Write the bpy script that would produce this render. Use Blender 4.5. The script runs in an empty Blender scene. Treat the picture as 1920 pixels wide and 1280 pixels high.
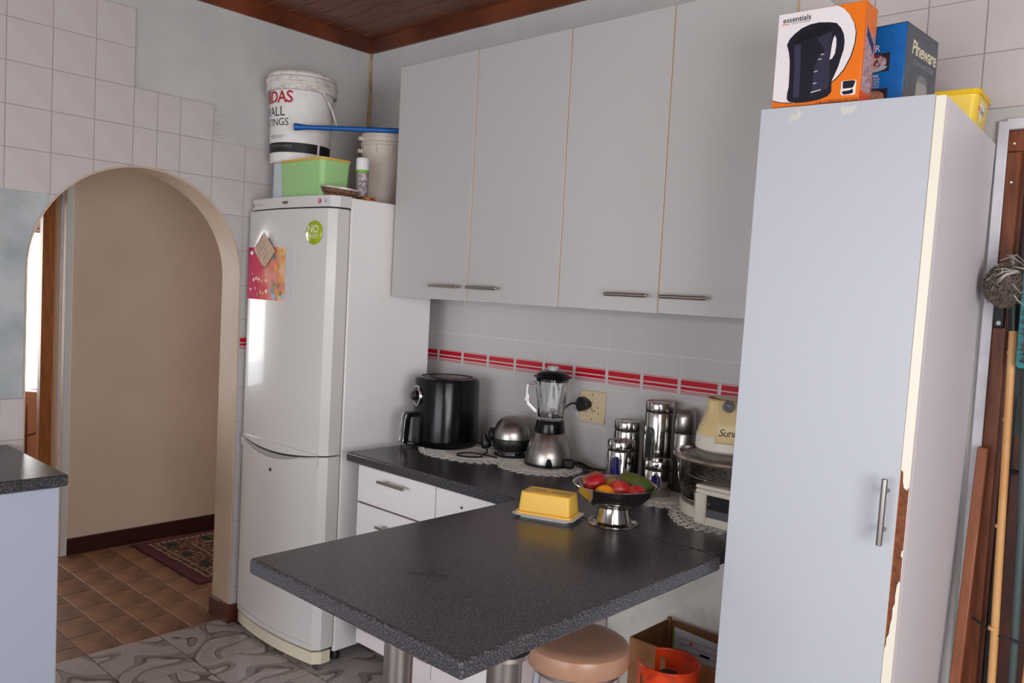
import bpy, bmesh, math, random
from mathutils import Vector, Matrix
from mathutils.geometry import tessellate_polygon
random.seed(7)
PI = math.pi
rad = math.radians
scene = bpy.context.scene
COL = scene.collection

# ------------------------------------------------------------------ camera, light, exposure
CAM = Vector((3.263, -2.467, 1.5))
yaw, pitch, roll = 0.74048843, -0.05671944, 0.05284724
fw = Vector((-math.sin(yaw) * math.cos(pitch), math.cos(yaw) * math.cos(pitch), math.sin(pitch)))
rt = Vector((math.cos(yaw), math.sin(yaw), 0))
up = rt.cross(fw)
c_, s_ = math.cos(roll), math.sin(roll)
R_ = c_ * rt + s_ * up
U_ = -s_ * rt + c_ * up
cd = bpy.data.cameras.new('camera')
cam = bpy.data.objects.new('camera', cd)
COL.objects.link(cam)
cam.matrix_world = Matrix(((R_.x, U_.x, -fw.x, CAM.x), (R_.y, U_.y, -fw.y, CAM.y), (R_.z, U_.z, -fw.z, CAM.z), (0, 0, 0, 1)))
cd.sensor_width = 36
cd.lens = 1546.31 / 1920 * 36
cd.clip_start = 0.02
scene.camera = cam
vs = scene.view_settings
scene.display_settings.display_device = 'sRGB'
vs.view_transform = 'Standard'
vs.look = 'None'
vs.exposure = -0.06
vs.gamma = 1
vs.use_curve_mapping = False

W = bpy.data.worlds.new('daylight')
scene.world = W
W.use_nodes = True
bg = W.node_tree.nodes['Background']
bg.inputs[0].default_value = (0.90, 0.95, 1.0, 1)
bg.inputs[1].default_value = 4.4


def area(name, loc, aim, sx, sy, power, col):
    ld = bpy.data.lights.new(name, 'AREA')
    ld.shape = 'RECTANGLE'
    ld.size = sx
    ld.size_y = sy
    ld.energy = power
    ld.color = col
    o = bpy.data.objects.new(name, ld)
    COL.objects.link(o)
    o.location = loc
    o.rotation_euler = (Vector(aim) - Vector(loc)).to_track_quat('-Z', 'Y').to_euler()
    return o


area('patio_door_daylight', (2.4, -5.95, 1.15), (2.2, 0.0, 1.1), 3.2, 1.8, 33, (0.96, 0.97, 1.0))
area('side_window_daylight', (4.92, -2.6, 1.3), (1.3, -0.6, 1.0), 1.7, 1.5, 53, (1.0, 0.965, 0.95))
area('living_room_daylight', (-4.15, -1.3, 1.35), (-2, -1.0, 1.1), 2.4, 1.2, 34, (1.0, 0.88, 0.74))
area('corridor_fill_light', (-0.75, 2.3, 1.9), (-0.75, 0.0, 1.0), 0.9, 1.2, 11, (1.0, 0.84, 0.66))  # fill added to brighten the corridor, no source seen there
fl = area('camera_flash', CAM + U_ * 0.12, CAM + fw * 3, 0.05, 0.03, 4.5, (1.0, 0.94, 0.89))

# ------------------------------------------------------------------ materials
def lin(c):
    c = c / 255.0
    return c / 12.92 if c <= 0.04045 else ((c + 0.055) / 1.055) ** 2.4


def rgb(r, g, b):
    return (lin(r), lin(g), lin(b), 1)


MATS = {}


def M(name, col, rough=0.5, metal=0.0, noise=None, bump=None, trans=0, ior=1.45, coat=0, spec=None, alpha=1, emit=None, aniso=0):
    """noise=(scale, colour2, lo, hi, detail); bump=(scale, strength)"""
    if name in MATS:
        return MATS[name]
    m = bpy.data.materials.new(name)
    m.use_nodes = True
    nt = m.node_tree
    b = nt.nodes['Principled BSDF']
    b.inputs['Base Color'].default_value = rgb(*col)
    b.inputs['Roughness'].default_value = rough
    b.inputs['Metallic'].default_value = metal
    b.inputs['IOR'].default_value = ior
    b.inputs['Transmission Weight'].default_value = trans
    b.inputs['Coat Weight'].default_value = coat
    b.inputs['Alpha'].default_value = alpha
    if aniso:
        b.inputs['Anisotropic'].default_value = aniso
    if spec is not None:
        b.inputs['Specular IOR Level'].default_value = spec
    if emit:
        b.inputs['Emission Color'].default_value = rgb(*col)
        b.inputs['Emission Strength'].default_value = emit
    tc = nt.nodes.new('ShaderNodeTexCoord')
    if noise:
        n = nt.nodes.new('ShaderNodeTexNoise')
        n.inputs['Scale'].default_value = noise[0]
        n.inputs['Detail'].default_value = noise[4] if len(noise) > 4 else 4
        r = nt.nodes.new('ShaderNodeValToRGB')
        r.color_ramp.elements[0].position = noise[2]
        r.color_ramp.elements[1].position = noise[3]
        r.color_ramp.elements[0].color = rgb(*noise[1])
        r.color_ramp.elements[1].color = rgb(*col)
        nt.links.new(tc.outputs['Object'], n.inputs['Vector'])
        nt.links.new(n.outputs['Fac'], r.inputs['Fac'])
        nt.links.new(r.outputs['Color'], b.inputs['Base Color'])
    if bump:
        n2 = nt.nodes.new('ShaderNodeTexNoise')
        n2.inputs['Scale'].default_value = bump[0]
        n2.inputs['Detail'].default_value = 3
        bp = nt.nodes.new('ShaderNodeBump')
        bp.inputs['Strength'].default_value = bump[1]
        bp.inputs['Distance'].default_value = 0.004
        nt.links.new(tc.outputs['Object'], n2.inputs['Vector'])
        nt.links.new(n2.outputs['Fac'], bp.inputs['Height'])
        nt.links.new(bp.outputs['Normal'], b.inputs['Normal'])
    MATS[name] = m
    return m


def stretch(m, sx, sy, sz):
    """stretch the object coordinates of a material's textures"""
    nt = m.node_tree
    tc = [n for n in nt.nodes if n.type == 'TEX_COORD'][0]
    mp = nt.nodes.new('ShaderNodeMapping')
    mp.inputs['Scale'].default_value = (sx, sy, sz)
    for l in list(nt.links):
        if l.from_node == tc:
            to = l.to_socket
            nt.links.remove(l)
            nt.links.new(mp.outputs['Vector'], to)
    nt.links.new(tc.outputs['Object'], mp.inputs['Vector'])
    return m


plaster = M('painted_plaster', (200, 198, 196), 0.75, noise=(5, (190, 189, 188), 0.35, 0.65), bump=(35, 0.25))
patch_m = M('bluish_patched_plaster', (188, 193, 196), 0.8, noise=(6, (158, 166, 168), 0.35, 0.62, 8), bump=(20, 0.4))
plaster_w = M('warm_corridor_paint', (204, 184, 166), 0.7, noise=(3, (196, 176, 157), 0.3, 0.7), bump=(120, 0.1))
arch_m = M('arch_reveal_paint', (212, 192, 172), 0.45, noise=(4, (196, 176, 154), 0.3, 0.7), bump=(25, 0.1))
grout = M('grey_grout', (164, 156, 152), 0.9)
grout_w = M('pale_grout', (210, 202, 196), 0.9)
tile_old = M('matt_pinkish_tile', (205, 197, 196), 0.32, noise=(8, (198, 189, 188), 0.3, 0.7), bump=(60, 0.03))
tile_w = M('glossy_white_tile', (194, 190, 190), 0.16, bump=(30, 0.03))
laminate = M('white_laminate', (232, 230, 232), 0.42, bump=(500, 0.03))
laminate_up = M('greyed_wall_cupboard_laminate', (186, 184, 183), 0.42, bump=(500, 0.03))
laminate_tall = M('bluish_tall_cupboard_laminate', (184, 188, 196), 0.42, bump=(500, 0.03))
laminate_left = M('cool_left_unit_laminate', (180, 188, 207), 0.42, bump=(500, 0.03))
laminate2 = M('carcass_white_laminate', (228, 220, 221), 0.45, bump=(400, 0.03))
tan_edge = M('yellowed_edging', (212, 186, 158), 0.5)
cream_edge = M('cream_edging', (232, 226, 210), 0.4)
chip = M('bare_chipboard', (140, 84, 54), 0.85, noise=(60, (100, 54, 34), 0.3, 0.7))
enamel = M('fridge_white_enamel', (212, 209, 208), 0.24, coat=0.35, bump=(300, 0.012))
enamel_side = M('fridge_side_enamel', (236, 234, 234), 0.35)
fridge_cream = M('fridge_cream_plastic', (222, 212, 190), 0.35)
gasket = M('fridge_grey_gasket', (176, 170, 164), 0.6)
dark_gap = M('dark_recess', (34, 32, 32), 0.6)
steel = M('brushed_steel', (158, 153, 149), 0.30, 1.0, aniso=0.5, bump=(1.0, 0.0))
steel_dk = M('brushed_handle_steel', (182, 174, 168), 0.33, 1.0)
steel_p = M('polished_steel', (186, 183, 181), 0.12, 1.0)
chrome = M('chrome', (215, 215, 218), 0.08, 1.0)
black_gl = M('glossy_black_plastic', (10, 10, 13), 0.2, spec=0.35)
black_m = M('satin_black_plastic', (22, 22, 24), 0.4)
black_rub = M('black_rubber', (18, 18, 18), 0.6)
darkred = M('dark_tinted_lid', (58, 34, 34), 0.2)
glass = M('clear_glass', (250, 252, 252), 0.02, trans=1, ior=1.45)
glass_t = M('slightly_smoky_glass', (225, 222, 216), 0.03, trans=1, ior=1.4)
glass_bl = M('blue_tinted_window', (30, 30, 92), 0.08, coat=0.5)
glass_dk = M('dark_oven_glass', (38, 38, 40), 0.08, coat=0.5)
cream_pl = M('aged_cream_plastic', (226, 204, 152), 0.3, noise=(8, (218, 192, 136), 0.35, 0.7))
white_pl = M('offwhite_plastic', (224, 216, 202), 0.35)
bucket_m = M('bucket_white_plastic', (226, 224, 222), 0.35, noise=(10, (214, 208, 204), 0.32, 0.5))
bucket2_m = M('old_beige_bucket_plastic', (208, 196, 186), 0.5, noise=(7, (190, 174, 162), 0.3, 0.6), bump=(30, 0.1))
grime = M('grimy_lid_plastic', (218, 212, 208), 0.5, noise=(35, (194, 182, 174), 0.36, 0.5))
green_pl = M('mint_green_plastic', (160, 206, 138), 0.42)
yellow_pl = M('yellow_plastic', (238, 190, 78), 0.38, bump=(200, 0.02))
yellow_rim = M('mustard_rim_plastic', (214, 176, 72), 0.45)
blue_pl = M('blue_plastic', (16, 90, 168), 0.4, bump=(80, 0.2))
print_red = M('crimson_print', (176, 18, 42), 0.5)
print_blk = M('black_print', (24, 24, 28), 0.5)
print_gry = M('grey_print', (120, 120, 122), 0.5)
print_wht = M('white_print', (235, 235, 235), 0.5)
orange_c = M('orange_carton', (232, 116, 14), 0.4)
white_c = M('white_carton_print', (232, 226, 228), 0.35)
blue_c = M('blue_carton', (10, 100, 178), 0.4, noise=(30, (14, 88, 160), 0.3, 0.6))
grey_c = M('slate_grey_carton', (86, 92, 102), 0.45, noise=(40, (70, 76, 88), 0.3, 0.6))
card = M('brown_cardboard', (176, 128, 88), 0.85, noise=(12, (144, 98, 60), 0.35, 0.7), bump=(120, 0.1))
card_in = M('brown_cardboard_inside', (140, 98, 62), 0.9, noise=(10, (128, 86, 52), 0.35, 0.7))
gas_or = M('scuffed_orange_enamel', (226, 70, 24), 0.35, noise=(22, (168, 44, 14), 0.32, 0.5, 8))
gas_blk = M('worn_dark_edge', (52, 46, 46), 0.6)
brass = M('dull_valve_metal', (96, 86, 74), 0.5, 0.7)
stool_m = M('tan_vinyl', (178, 136, 112), 0.28, noise=(200, (172, 130, 106), 0.3, 0.7), bump=(250, 0.06))
apple_m = M('red_apple_skin', (162, 26, 34), 0.34, noise=(26, (196, 104, 62), 0.30, 0.54, 6))
stretch(apple_m, 1, 1, 0.25)
orange_m = M('orange_peel', (240, 150, 24), 0.45, bump=(300, 0.3))
green_m = M('dark_green_peel', (58, 82, 30), 0.4, noise=(18, (92, 84, 34), 0.3, 0.6), bump=(150, 0.2))
mango_m = M('yellow_fruit_skin', (206, 160, 40), 0.4)
stem_m = M('brown_stem', (96, 72, 44), 0.8)
lace = M('white_crochet_cotton', (240, 237, 230), 0.9, bump=(600, 0.5))
wood_d = M('dark_stained_wood', (134, 78, 50), 0.35, noise=(6, (84, 44, 28), 0.35, 0.65, 8), bump=(30, 0.05))
stretch(wood_d, 1, 14, 14)
wood_c = M('red_brown_cornice_wood', (118, 58, 32), 0.34, noise=(5, (78, 36, 20), 0.35, 0.65, 8))
wood_door = M('varnished_door_wood', (134, 74, 42), 0.4, noise=(9, (92, 46, 26), 0.3, 0.7, 8), bump=(40, 0.1))
stretch(wood_door, 8, 8, 1)
wood_fr = M('honey_frame_wood', (176, 106, 46), 0.35, noise=(9, (140, 80, 32), 0.3, 0.7, 8))
stretch(wood_fr, 8, 8, 1)
wood_board = M('leaning_board_wood', (152, 92, 60), 0.4, noise=(9, (126, 72, 44), 0.3, 0.7, 8))
stretch(wood_board, 8, 8, 1)
base_dk = M('maroon_skirting', (52, 22, 18), 0.35)
base_br = M('brown_skirting', (96, 48, 30), 0.35, noise=(10, (70, 34, 22), 0.3, 0.7))
bamboo = M('bamboo_stick', (214, 166, 108), 0.45, noise=(6, (196, 142, 84), 0.35, 0.65))
dark_glass = M('dark_door_pane', (34, 40, 42), 0.25, noise=(20, (24, 28, 30), 0.3, 0.7))
teal = M('teal_plastic', (0, 118, 128), 0.4)
bristle = M('grey_bristle', (128, 124, 118), 0.9)
mop_m = M('dusty_brown_mop_yarn', (112, 100, 90), 0.95)
mop_l = M('pale_mop_yarn', (186, 180, 172), 0.95)
couch_m = M('brown_leather', (196, 138, 106), 0.4, bump=(60, 0.2))
outlet_m = M('aged_cream_outlet', (206, 188, 152), 0.4)
paint_w = M('white_frame_paint', (214, 214, 222), 0.5, noise=(14, (196, 196, 204), 0.3, 0.6), bump=(40, 0.3))
paint_g = M('pale_frame_gloss', (206, 206, 204), 0.35)
rug_red = M('maroon_rug_border', (84, 30, 44), 0.95, bump=(500, 0.5))
frost_pl = M('milky_translucent_plastic', (190, 202, 208), 0.35)
pole_m = M('grey_green_painted_tube', (66, 78, 80), 0.45)
sheer = M('sheer_white_curtain', (245, 245, 250), 0.8)


def counter_material():
    m = M('charcoal_speckled_laminate', (58, 58, 62), 0.24)
    nt = m.node_tree
    b = nt.nodes['Principled BSDF']
    tc = [n for n in nt.nodes if n.type == 'TEX_COORD'][0]
    n = nt.nodes.new('ShaderNodeTexNoise')
    n.inputs['Scale'].default_value = 300
    n.inputs['Detail'].default_value = 3
    r = nt.nodes.new('ShaderNodeValToRGB')
    r.color_ramp.elements[0].position = 0.38
    r.color_ramp.elements[0].color = rgb(48, 48, 52)
    r.color_ramp.elements[1].position = 0.68
    r.color_ramp.elements[1].color = rgb(108, 107, 111)
    e = r.color_ramp.elements.new(0.52)
    e.color = rgb(64, 63, 67)
    nt.links.new(tc.outputs['Object'], n.inputs['Vector'])
    nt.links.new(n.outputs['Fac'], r.inputs['Fac'])
    nt.links.new(r.outputs['Color'], b.inputs['Base Color'])
    bp = nt.nodes.new('ShaderNodeBump')
    bp.inputs['Strength'].default_value = 0.06
    bp.inputs['Distance'].default_value = 0.002
    nt.links.new(n.outputs['Fac'], bp.inputs['Height'])
    nt.links.new(bp.outputs['Normal'], b.inputs['Normal'])
    return m


counter_m = counter_material()
counter_m.node_tree.nodes['Principled BSDF'].inputs['Specular IOR Level'].default_value = 0.36


def stripe_tile_material():
    """flat red print across a tile: one wide band, one narrower and two hairlines (object Z)"""
    m = M('red_striped_tile', (194, 190, 190), 0.16)
    nt = m.node_tree
    b = nt.nodes['Principled BSDF']
    tc = [n for n in nt.nodes if n.type == 'TEX_COORD'][0]
    sp = nt.nodes.new('ShaderNodeSeparateXYZ')
    mr = nt.nodes.new('ShaderNodeMapRange')
    mr.inputs['From Min'].default_value = -0.0735
    mr.inputs['From Max'].default_value = 0.0735
    r = nt.nodes.new('ShaderNodeValToRGB')
    cr = r.color_ramp
    cr.interpolation = 'CONSTANT'
    wh, rd = rgb(194, 190, 190), rgb(190, 20, 40)
    cr.elements[0].position = 0
    cr.elements[0].color = wh
    stops = [(0.150, rd), (0.165, wh), (0.190, rd), (0.208, wh), (0.245, rd), (0.315, wh), (0.345, rd), (0.468, wh), (0.485, rd), (0.498, wh)]
    cr.elements[1].position = stops[0][0]
    cr.elements[1].color = stops[0][1]
    for p, c in stops[1:]:
        e = cr.elements.new(p)
        e.color = c
    nt.links.new(tc.outputs['Object'], sp.inputs[0])
    nt.links.new(sp.outputs['Z'], mr.inputs['Value'])
    nt.links.new(mr.outputs['Result'], r.inputs['Fac'])
    ax = nt.nodes.new('ShaderNodeMath')
    ax.operation = 'ABSOLUTE'
    ay = nt.nodes.new('ShaderNodeMath')
    ay.operation = 'ABSOLUTE'
    mx = nt.nodes.new('ShaderNodeMath')
    mx.operation = 'MAXIMUM'
    lt = nt.nodes.new('ShaderNodeMath')
    lt.operation = 'LESS_THAN'
    lt.inputs[1].default_value = 0.0695
    mix = nt.nodes.new('ShaderNodeMix')
    mix.data_type = 'RGBA'
    mix.inputs['A'].default_value = wh
    nt.links.new(sp.outputs['X'], ax.inputs[0])
    nt.links.new(sp.outputs['Y'], ay.inputs[0])
    nt.links.new(ax.outputs[0], mx.inputs[0])
    nt.links.new(ay.outputs[0], mx.inputs[1])
    nt.links.new(mx.outputs[0], lt.inputs[0])
    nt.links.new(lt.outputs[0], mix.inputs['Factor'])
    nt.links.new(r.outputs['Color'], mix.inputs['B'])
    nt.links.new(mix.outputs['Result'], b.inputs['Base Color'])
    return m


tile_stripe = stripe_tile_material()


def swirl_material():
    """agate-like banding printed on grey floor tiles: contour lines of a smooth noise, offset per tile"""
    m = M('grey_agate_floor_tile', (140, 134, 134), 0.28)
    nt = m.node_tree
    L = nt.links
    b = nt.nodes['Principled BSDF']
    tc = [n for n in nt.nodes if n.type == 'TEX_COORD'][0]
    oi = nt.nodes.new('ShaderNodeObjectInfo')
    ad = nt.nodes.new('ShaderNodeVectorMath')
    ad.operation = 'ADD'
    ml = nt.nodes.new('ShaderNodeVectorMath')
    ml.operation = 'SCALE'
    ml.inputs['Scale'].default_value = 0.35
    cb = nt.nodes.new('ShaderNodeCombineXYZ')
    L.new(oi.outputs['Random'], cb.inputs[2])
    L.new(cb.outputs[0], ml.inputs[0])
    L.new(tc.outputs['Object'], ad.inputs[0])
    L.new(ml.outputs[0], ad.inputs[1])
    n = nt.nodes.new('ShaderNodeTexNoise')
    n.inputs['Scale'].default_value = 3.6
    n.inputs['Detail'].default_value = 1.2
    n.inputs['Distortion'].default_value = 0.6
    L.new(ad.outputs[0], n.inputs['Vector'])
    mu = nt.nodes.new('ShaderNodeMath')
    mu.operation = 'MULTIPLY'
    mu.inputs[1].default_value = 5.0
    fr = nt.nodes.new('ShaderNodeMath')
    fr.operation = 'FRACT'
    L.new(n.outputs['Fac'], mu.inputs[0])
    L.new(mu.outputs[0], fr.inputs[0])
    r = nt.nodes.new('ShaderNodeValToRGB')
    cr = r.color_ramp
    lt, dk, md = rgb(196, 186, 184), rgb(116, 102, 98), rgb(164, 153, 150)
    cr.elements[0].position = 0
    cr.elements[0].color = lt
    cr.elements[1].position = 1
    cr.elements[1].color = lt
    for p, c in ((0.31, lt), (0.335, dk), (0.36, md), (0.50, md), (0.525, dk), (0.565, dk), (0.59, lt), (0.64, rgb(214, 206, 204)), (0.68, lt)):
        e = cr.elements.new(p)
        e.color = c
    L.new(fr.outputs[0], r.inputs['Fac'])
    n2 = nt.nodes.new('ShaderNodeTexNoise')
    n2.inputs['Scale'].default_value = 60
    n2.inputs['Detail'].default_value = 6
    L.new(tc.outputs['Object'], n2.inputs['Vector'])
    mx = nt.nodes.new('ShaderNodeMix')
    mx.data_type = 'RGBA'
    mx.blend_type = 'MULTIPLY'
    mx.inputs['Factor'].default_value = 0.5
    L.new(r.outputs['Color'], mx.inputs['A'])
    L.new(n2.outputs['Fac'], mx.inputs['B'])
    L.new(mx.outputs['Result'], b.inputs['Base Color'])
    return m


swirl = swirl_material()
brown_tile = M('brown_clay_floor_tile', (146, 104, 76), 0.5, noise=(6, (96, 70, 54), 0.34, 0.62, 5), bump=(40, 0.15))


def rug_material():
    m = M('patterned_rug_field', (96, 70, 50), 0.95)
    nt = m.node_tree
    b = nt.nodes['Principled BSDF']
    tc = [n for n in nt.nodes if n.type == 'TEX_COORD'][0]
    v = nt.nodes.new('ShaderNodeTexVoronoi')
    v.inputs['Scale'].default_value = 42
    r = nt.nodes.new('ShaderNodeValToRGB')
    cr = r.color_ramp
    cr.elements[0].color = rgb(150, 122, 84)
    cr.elements[0].position = 0.15
    cr.elements[1].color = rgb(48, 34, 26)
    cr.elements[1].position = 0.75
    e = cr.elements.new(0.4)
    e.color = rgb(104, 60, 44)
    nt.links.new(tc.outputs['Object'], v.inputs['Vector'])
    nt.links.new(v.outputs['Distance'], r.inputs['Fac'])
    nt.links.new(r.outputs['Color'], b.inputs['Base Color'])
    return m


rug_m = rug_material()


def art_material():
    """blotchy pink-to-peach picture print"""
    m = M('pink_picture_print', (230, 150, 140), 0.4)
    nt = m.node_tree
    L = nt.links
    b = nt.nodes['Principled BSDF']
    tc = [n for n in nt.nodes if n.type == 'TEX_COORD'][0]
    sp = nt.nodes.new('ShaderNodeSeparateXYZ')
    L.new(tc.outputs['Generated'], sp.inputs[0])
    n = nt.nodes.new('ShaderNodeTexNoise')
    n.inputs['Scale'].default_value = 14
    n.inputs['Detail'].default_value = 5
    L.new(tc.outputs['Object'], n.inputs['Vector'])
    a = nt.nodes.new('ShaderNodeMath')
    a.operation = 'MULTIPLY_ADD'
    a.inputs[1].default_value = 0.9
    L.new(n.outputs['Fac'], a.inputs[0])
    s = nt.nodes.new('ShaderNodeMath')
    s.operation = 'SUBTRACT'
    s.inputs[1].default_value = 0.45
    L.new(sp.outputs['X'], s.inputs[0])
    L.new(s.outputs[0], a.inputs[2])
    r = nt.nodes.new('ShaderNodeValToRGB')
    cr = r.color_ramp
    cr.elements[0].position = 0.0
    cr.elements[0].color = rgb(196, 22, 92)
    cr.elements[1].position = 1.0
    cr.elements[1].color = rgb(232, 196, 168)
    for p, c in ((0.30, (206, 44, 84)), (0.50, (220, 96, 100)), (0.66, (226, 156, 140)), (0.80, (222, 130, 112)), (0.92, (226, 176, 110))):
        e = cr.elements.new(p)
        e.color = rgb(*c)
    L.new(a.outputs[0], r.inputs['Fac'])
    L.new(r.outputs['Color'], b.inputs['Base Color'])
    return m


art_m = art_material()
art_m.node_tree.nodes['Principled BSDF'].inputs['Specular IOR Level'].default_value = 0.15
art_m.node_tree.nodes['Principled BSDF'].inputs['Roughness'].default_value = 0.6

# ------------------------------------------------------------------ mesh builder
class G:
    def __init__(s):
        s.v = []
        s.f = []

    def add(s, vs_, fs_):
        k = len(s.v)
        s.v += [tuple(p) for p in vs_]
        s.f += [tuple(i + k for i in f) for f in fs_]
        return s

    def box(s, x0, x1, y0, y1, z0, z1):
        return s.add([(x0, y0, z0), (x1, y0, z0), (x1, y1, z0), (x0, y1, z0), (x0, y0, z1), (x1, y0, z1), (x1, y1, z1), (x0, y1, z1)],
                     [(0, 3, 2, 1), (4, 5, 6, 7), (0, 1, 5, 4), (1, 2, 6, 5), (2, 3, 7, 6), (3, 0, 4, 7)])

    def lathe(s, prof, n=40, c=(0, 0, 0), mod=None, a0=0, a1=2 * PI, sq=None):
        full = abs(a1 - a0 - 2 * PI) < 1e-6
        m = n if full else n + 1
        V = []
        for j in range(m):
            a = a0 + (a1 - a0) * j / n
            for i, (r, z) in enumerate(prof):
                q = r * (mod(a, i) if mod else 1)
                if sq:
                    q *= 1.0 / ((abs(math.cos(a)) ** sq + abs(math.sin(a)) ** sq) ** (1.0 / sq))
                V.append((c[0] + q * math.cos(a), c[1] + q * math.sin(a), c[2] + z))
        F = []
        k = len(prof)
        for j in range(n if full else n):
            j2 = (j + 1) % m
            for i in range(k - 1):
                if prof[i][0] < 1e-7 and prof[i + 1][0] < 1e-7:
                    continue
                F.append((j * k + i, j2 * k + i, j2 * k + i + 1, j * k + i + 1))
        return s.add(V, F)

    def tube(s, pts, r, n=8, closed=False, caps=True, radii=None):
        pts = [Vector(p) for p in pts]
        N = len(pts)
        V = []
        t_prev = None
        nrm = None
        for i, p in enumerate(pts):
            if closed:
                t = pts[(i + 1) % N] - pts[i - 1]
            else:
                t = pts[min(i + 1, N - 1)] - pts[max(i - 1, 0)]
            if t.length < 1e-9:
                t = Vector((0, 0, 1))
            t.normalize()
            if nrm is None:
                nrm = t.orthogonal().normalized()
            else:
                nrm = (nrm - t * nrm.dot(t))
                if nrm.length < 1e-6:
                    nrm = t.orthogonal()
                nrm.normalize()
            bn = t.cross(nrm)
            rr = radii[i] if radii else r
            for j in range(n):
                a = 2 * PI * j / n
                V.append(p + (nrm * math.cos(a) + bn * math.sin(a)) * rr)
        F = []
        for i in range(N if closed else N - 1):
            i2 = (i + 1) % N
            for j in range(n):
                j2 = (j + 1) % n
                F.append((i * n + j, i * n + j2, i2 * n + j2, i2 * n + j))
        if caps and not closed:
            F.append(tuple(range(n - 1, -1, -1)))
            F.append(tuple((N - 1) * n + j for j in range(n)))
        return s.add(V, F)

    def prism(s, poly, fn, a, b):
        """poly: 2D outline; fn(u, v, w) -> 3D; extruded from w=a to w=b"""
        n = len(poly)
        V = [fn(u, v, a) for u, v in poly] + [fn(u, v, b) for u, v in poly]
        tris = tessellate_polygon([[Vector((u, v, 0)) for u, v in poly]])
        F = [tuple(t) for t in tris] + [tuple(i + n for i in reversed(t)) for t in tris]
        for i in range(n):
            j = (i + 1) % n
            F.append((i, j, j + n, i + n))
        return s.add(V, F)

    def sheet(s, poly, fn):
        V = [fn(u, v) for u, v in poly]
        tris = tessellate_polygon([[Vector((u, v, 0)) for u, v in poly]])
        return s.add(V, [tuple(t) for t in tris])

    def ell(s, c, rx, ry, rz, n=24, m=12):
        V = []
        for i in range(m + 1):
            t = PI * i / m
            for j in range(n):
                a = 2 * PI * j / n
                V.append((c[0] + rx * math.sin(t) * math.cos(a), c[1] + ry * math.sin(t) * math.sin(a), c[2] + rz * math.cos(t)))
        F = []
        for i in range(m):
            for j in range(n):
                F.append((i * n + j, (i + 1) * n + j, (i + 1) * n + (j + 1) % n, i * n + (j + 1) % n))
        return s.add(V, F)

    def mesh(s, name, mat, smooth=35):
        me = bpy.data.meshes.new(name)
        me.from_pydata(s.v, [], s.f)
        bm = bmesh.new()
        bm.from_mesh(me)
        bmesh.ops.remove_doubles(bm, verts=bm.verts, dist=1e-5)
        bmesh.ops.recalc_face_normals(bm, faces=bm.faces)
        bm.to_mesh(me)
        bm.free()
        me.materials.append(mat)
        if smooth:
            me.polygons.foreach_set('use_smooth', [True] * len(me.polygons))
            me.set_sharp_from_angle(angle=rad(smooth))
        return me

    def o(s, name, mat, parent=None, loc=(0, 0, 0), rot=(0, 0, 0), smooth=35, bevel=0, seg=2):
        return link(name, s.mesh(name, mat, smooth), parent, loc, rot, bevel, seg)


def link(name, me, parent=None, loc=(0, 0, 0), rot=(0, 0, 0), bevel=0, seg=2):
    o = bpy.data.objects.new(name, me)
    COL.objects.link(o)
    o.location = loc
    o.rotation_euler = rot
    if parent is not None:
        o.parent = parent
    if bevel:
        md = o.modifiers.new('bevel', 'BEVEL')
        md.width = bevel
        md.segments = seg
        md.limit_method = 'ANGLE'
        md.angle_limit = rad(40)
        md.harden_normals = False
    return o


def tag(o, label=None, cat=None, group=None, kind=None):
    if label:
        o['label'] = label
    if cat:
        o['category'] = cat
    if group:
        o['group'] = group
    if kind:
        o['kind'] = kind
    return o


def thing(name, label, cat, loc, rot=(0, 0, 0), group=None):
    o = bpy.data.objects.new(name, None)
    o.empty_display_size = 0.05
    COL.objects.link(o)
    o.location = loc
    o.rotation_euler = rot
    return tag(o, label, cat, group)


def copy_tree(o, parent=None):
    c = o.copy()
    COL.objects.link(c)
    if parent is not None:
        c.parent = parent
    for ch in list(o.children):
        copy_tree(ch, c)
    return c


def struct(g, name, mat, **k):
    o = g.o(name, mat, **k)
    o['kind'] = 'structure'
    return o


_font_cache = {}


def text(body, size, shear=0, spacing=1.0, align='CENTER', bold=0):
    """2D lettering: returns (verts [(x, y)], faces)"""
    key = (body, size, shear, spacing, align, bold)
    if key in _font_cache:
        return _font_cache[key]
    cu = bpy.data.curves.new('lettering', 'FONT')
    cu.body = body
    cu.size = size
    cu.shear = shear
    cu.space_character = spacing
    cu.align_x = align
    cu.align_y = 'CENTER'
    cu.offset = bold
    cu.resolution_u = 3
    ob = bpy.data.objects.new('lettering_tmp', cu)
    COL.objects.link(ob)
    dg = bpy.context.evaluated_depsgraph_get()
    dg.update()
    me = bpy.data.meshes.new_from_object(ob.evaluated_get(dg))
    r = ([(v.co.x, v.co.y) for v in me.vertices], [tuple(p.vertices) for p in me.polygons])
    bpy.data.objects.remove(ob)
    bpy.data.curves.remove(cu)
    bpy.data.meshes.remove(me)
    _font_cache[key] = r
    return r


def lettering(name, body, size, fn, mat, parent, **k):
    V, F = text(body, size, **k)
    g = G()
    g.add([fn(x, y) for x, y in V], F)
    me = bpy.data.meshes.new(name)
    me.from_pydata(g.v, [], g.f)
    me.materials.append(mat)
    return link(name, me, parent)


def circle2(cx, cy, rx, ry=None, n=32, a0=0, a1=2 * PI):
    ry = rx if ry is None else ry
    full = abs(a1 - a0 - 2 * PI) < 1e-6
    return [(cx + rx * math.cos(a0 + (a1 - a0) * i / n), cy + ry * math.sin(a0 + (a1 - a0) * i / n)) for i in range(n if full else n + 1)]


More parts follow.
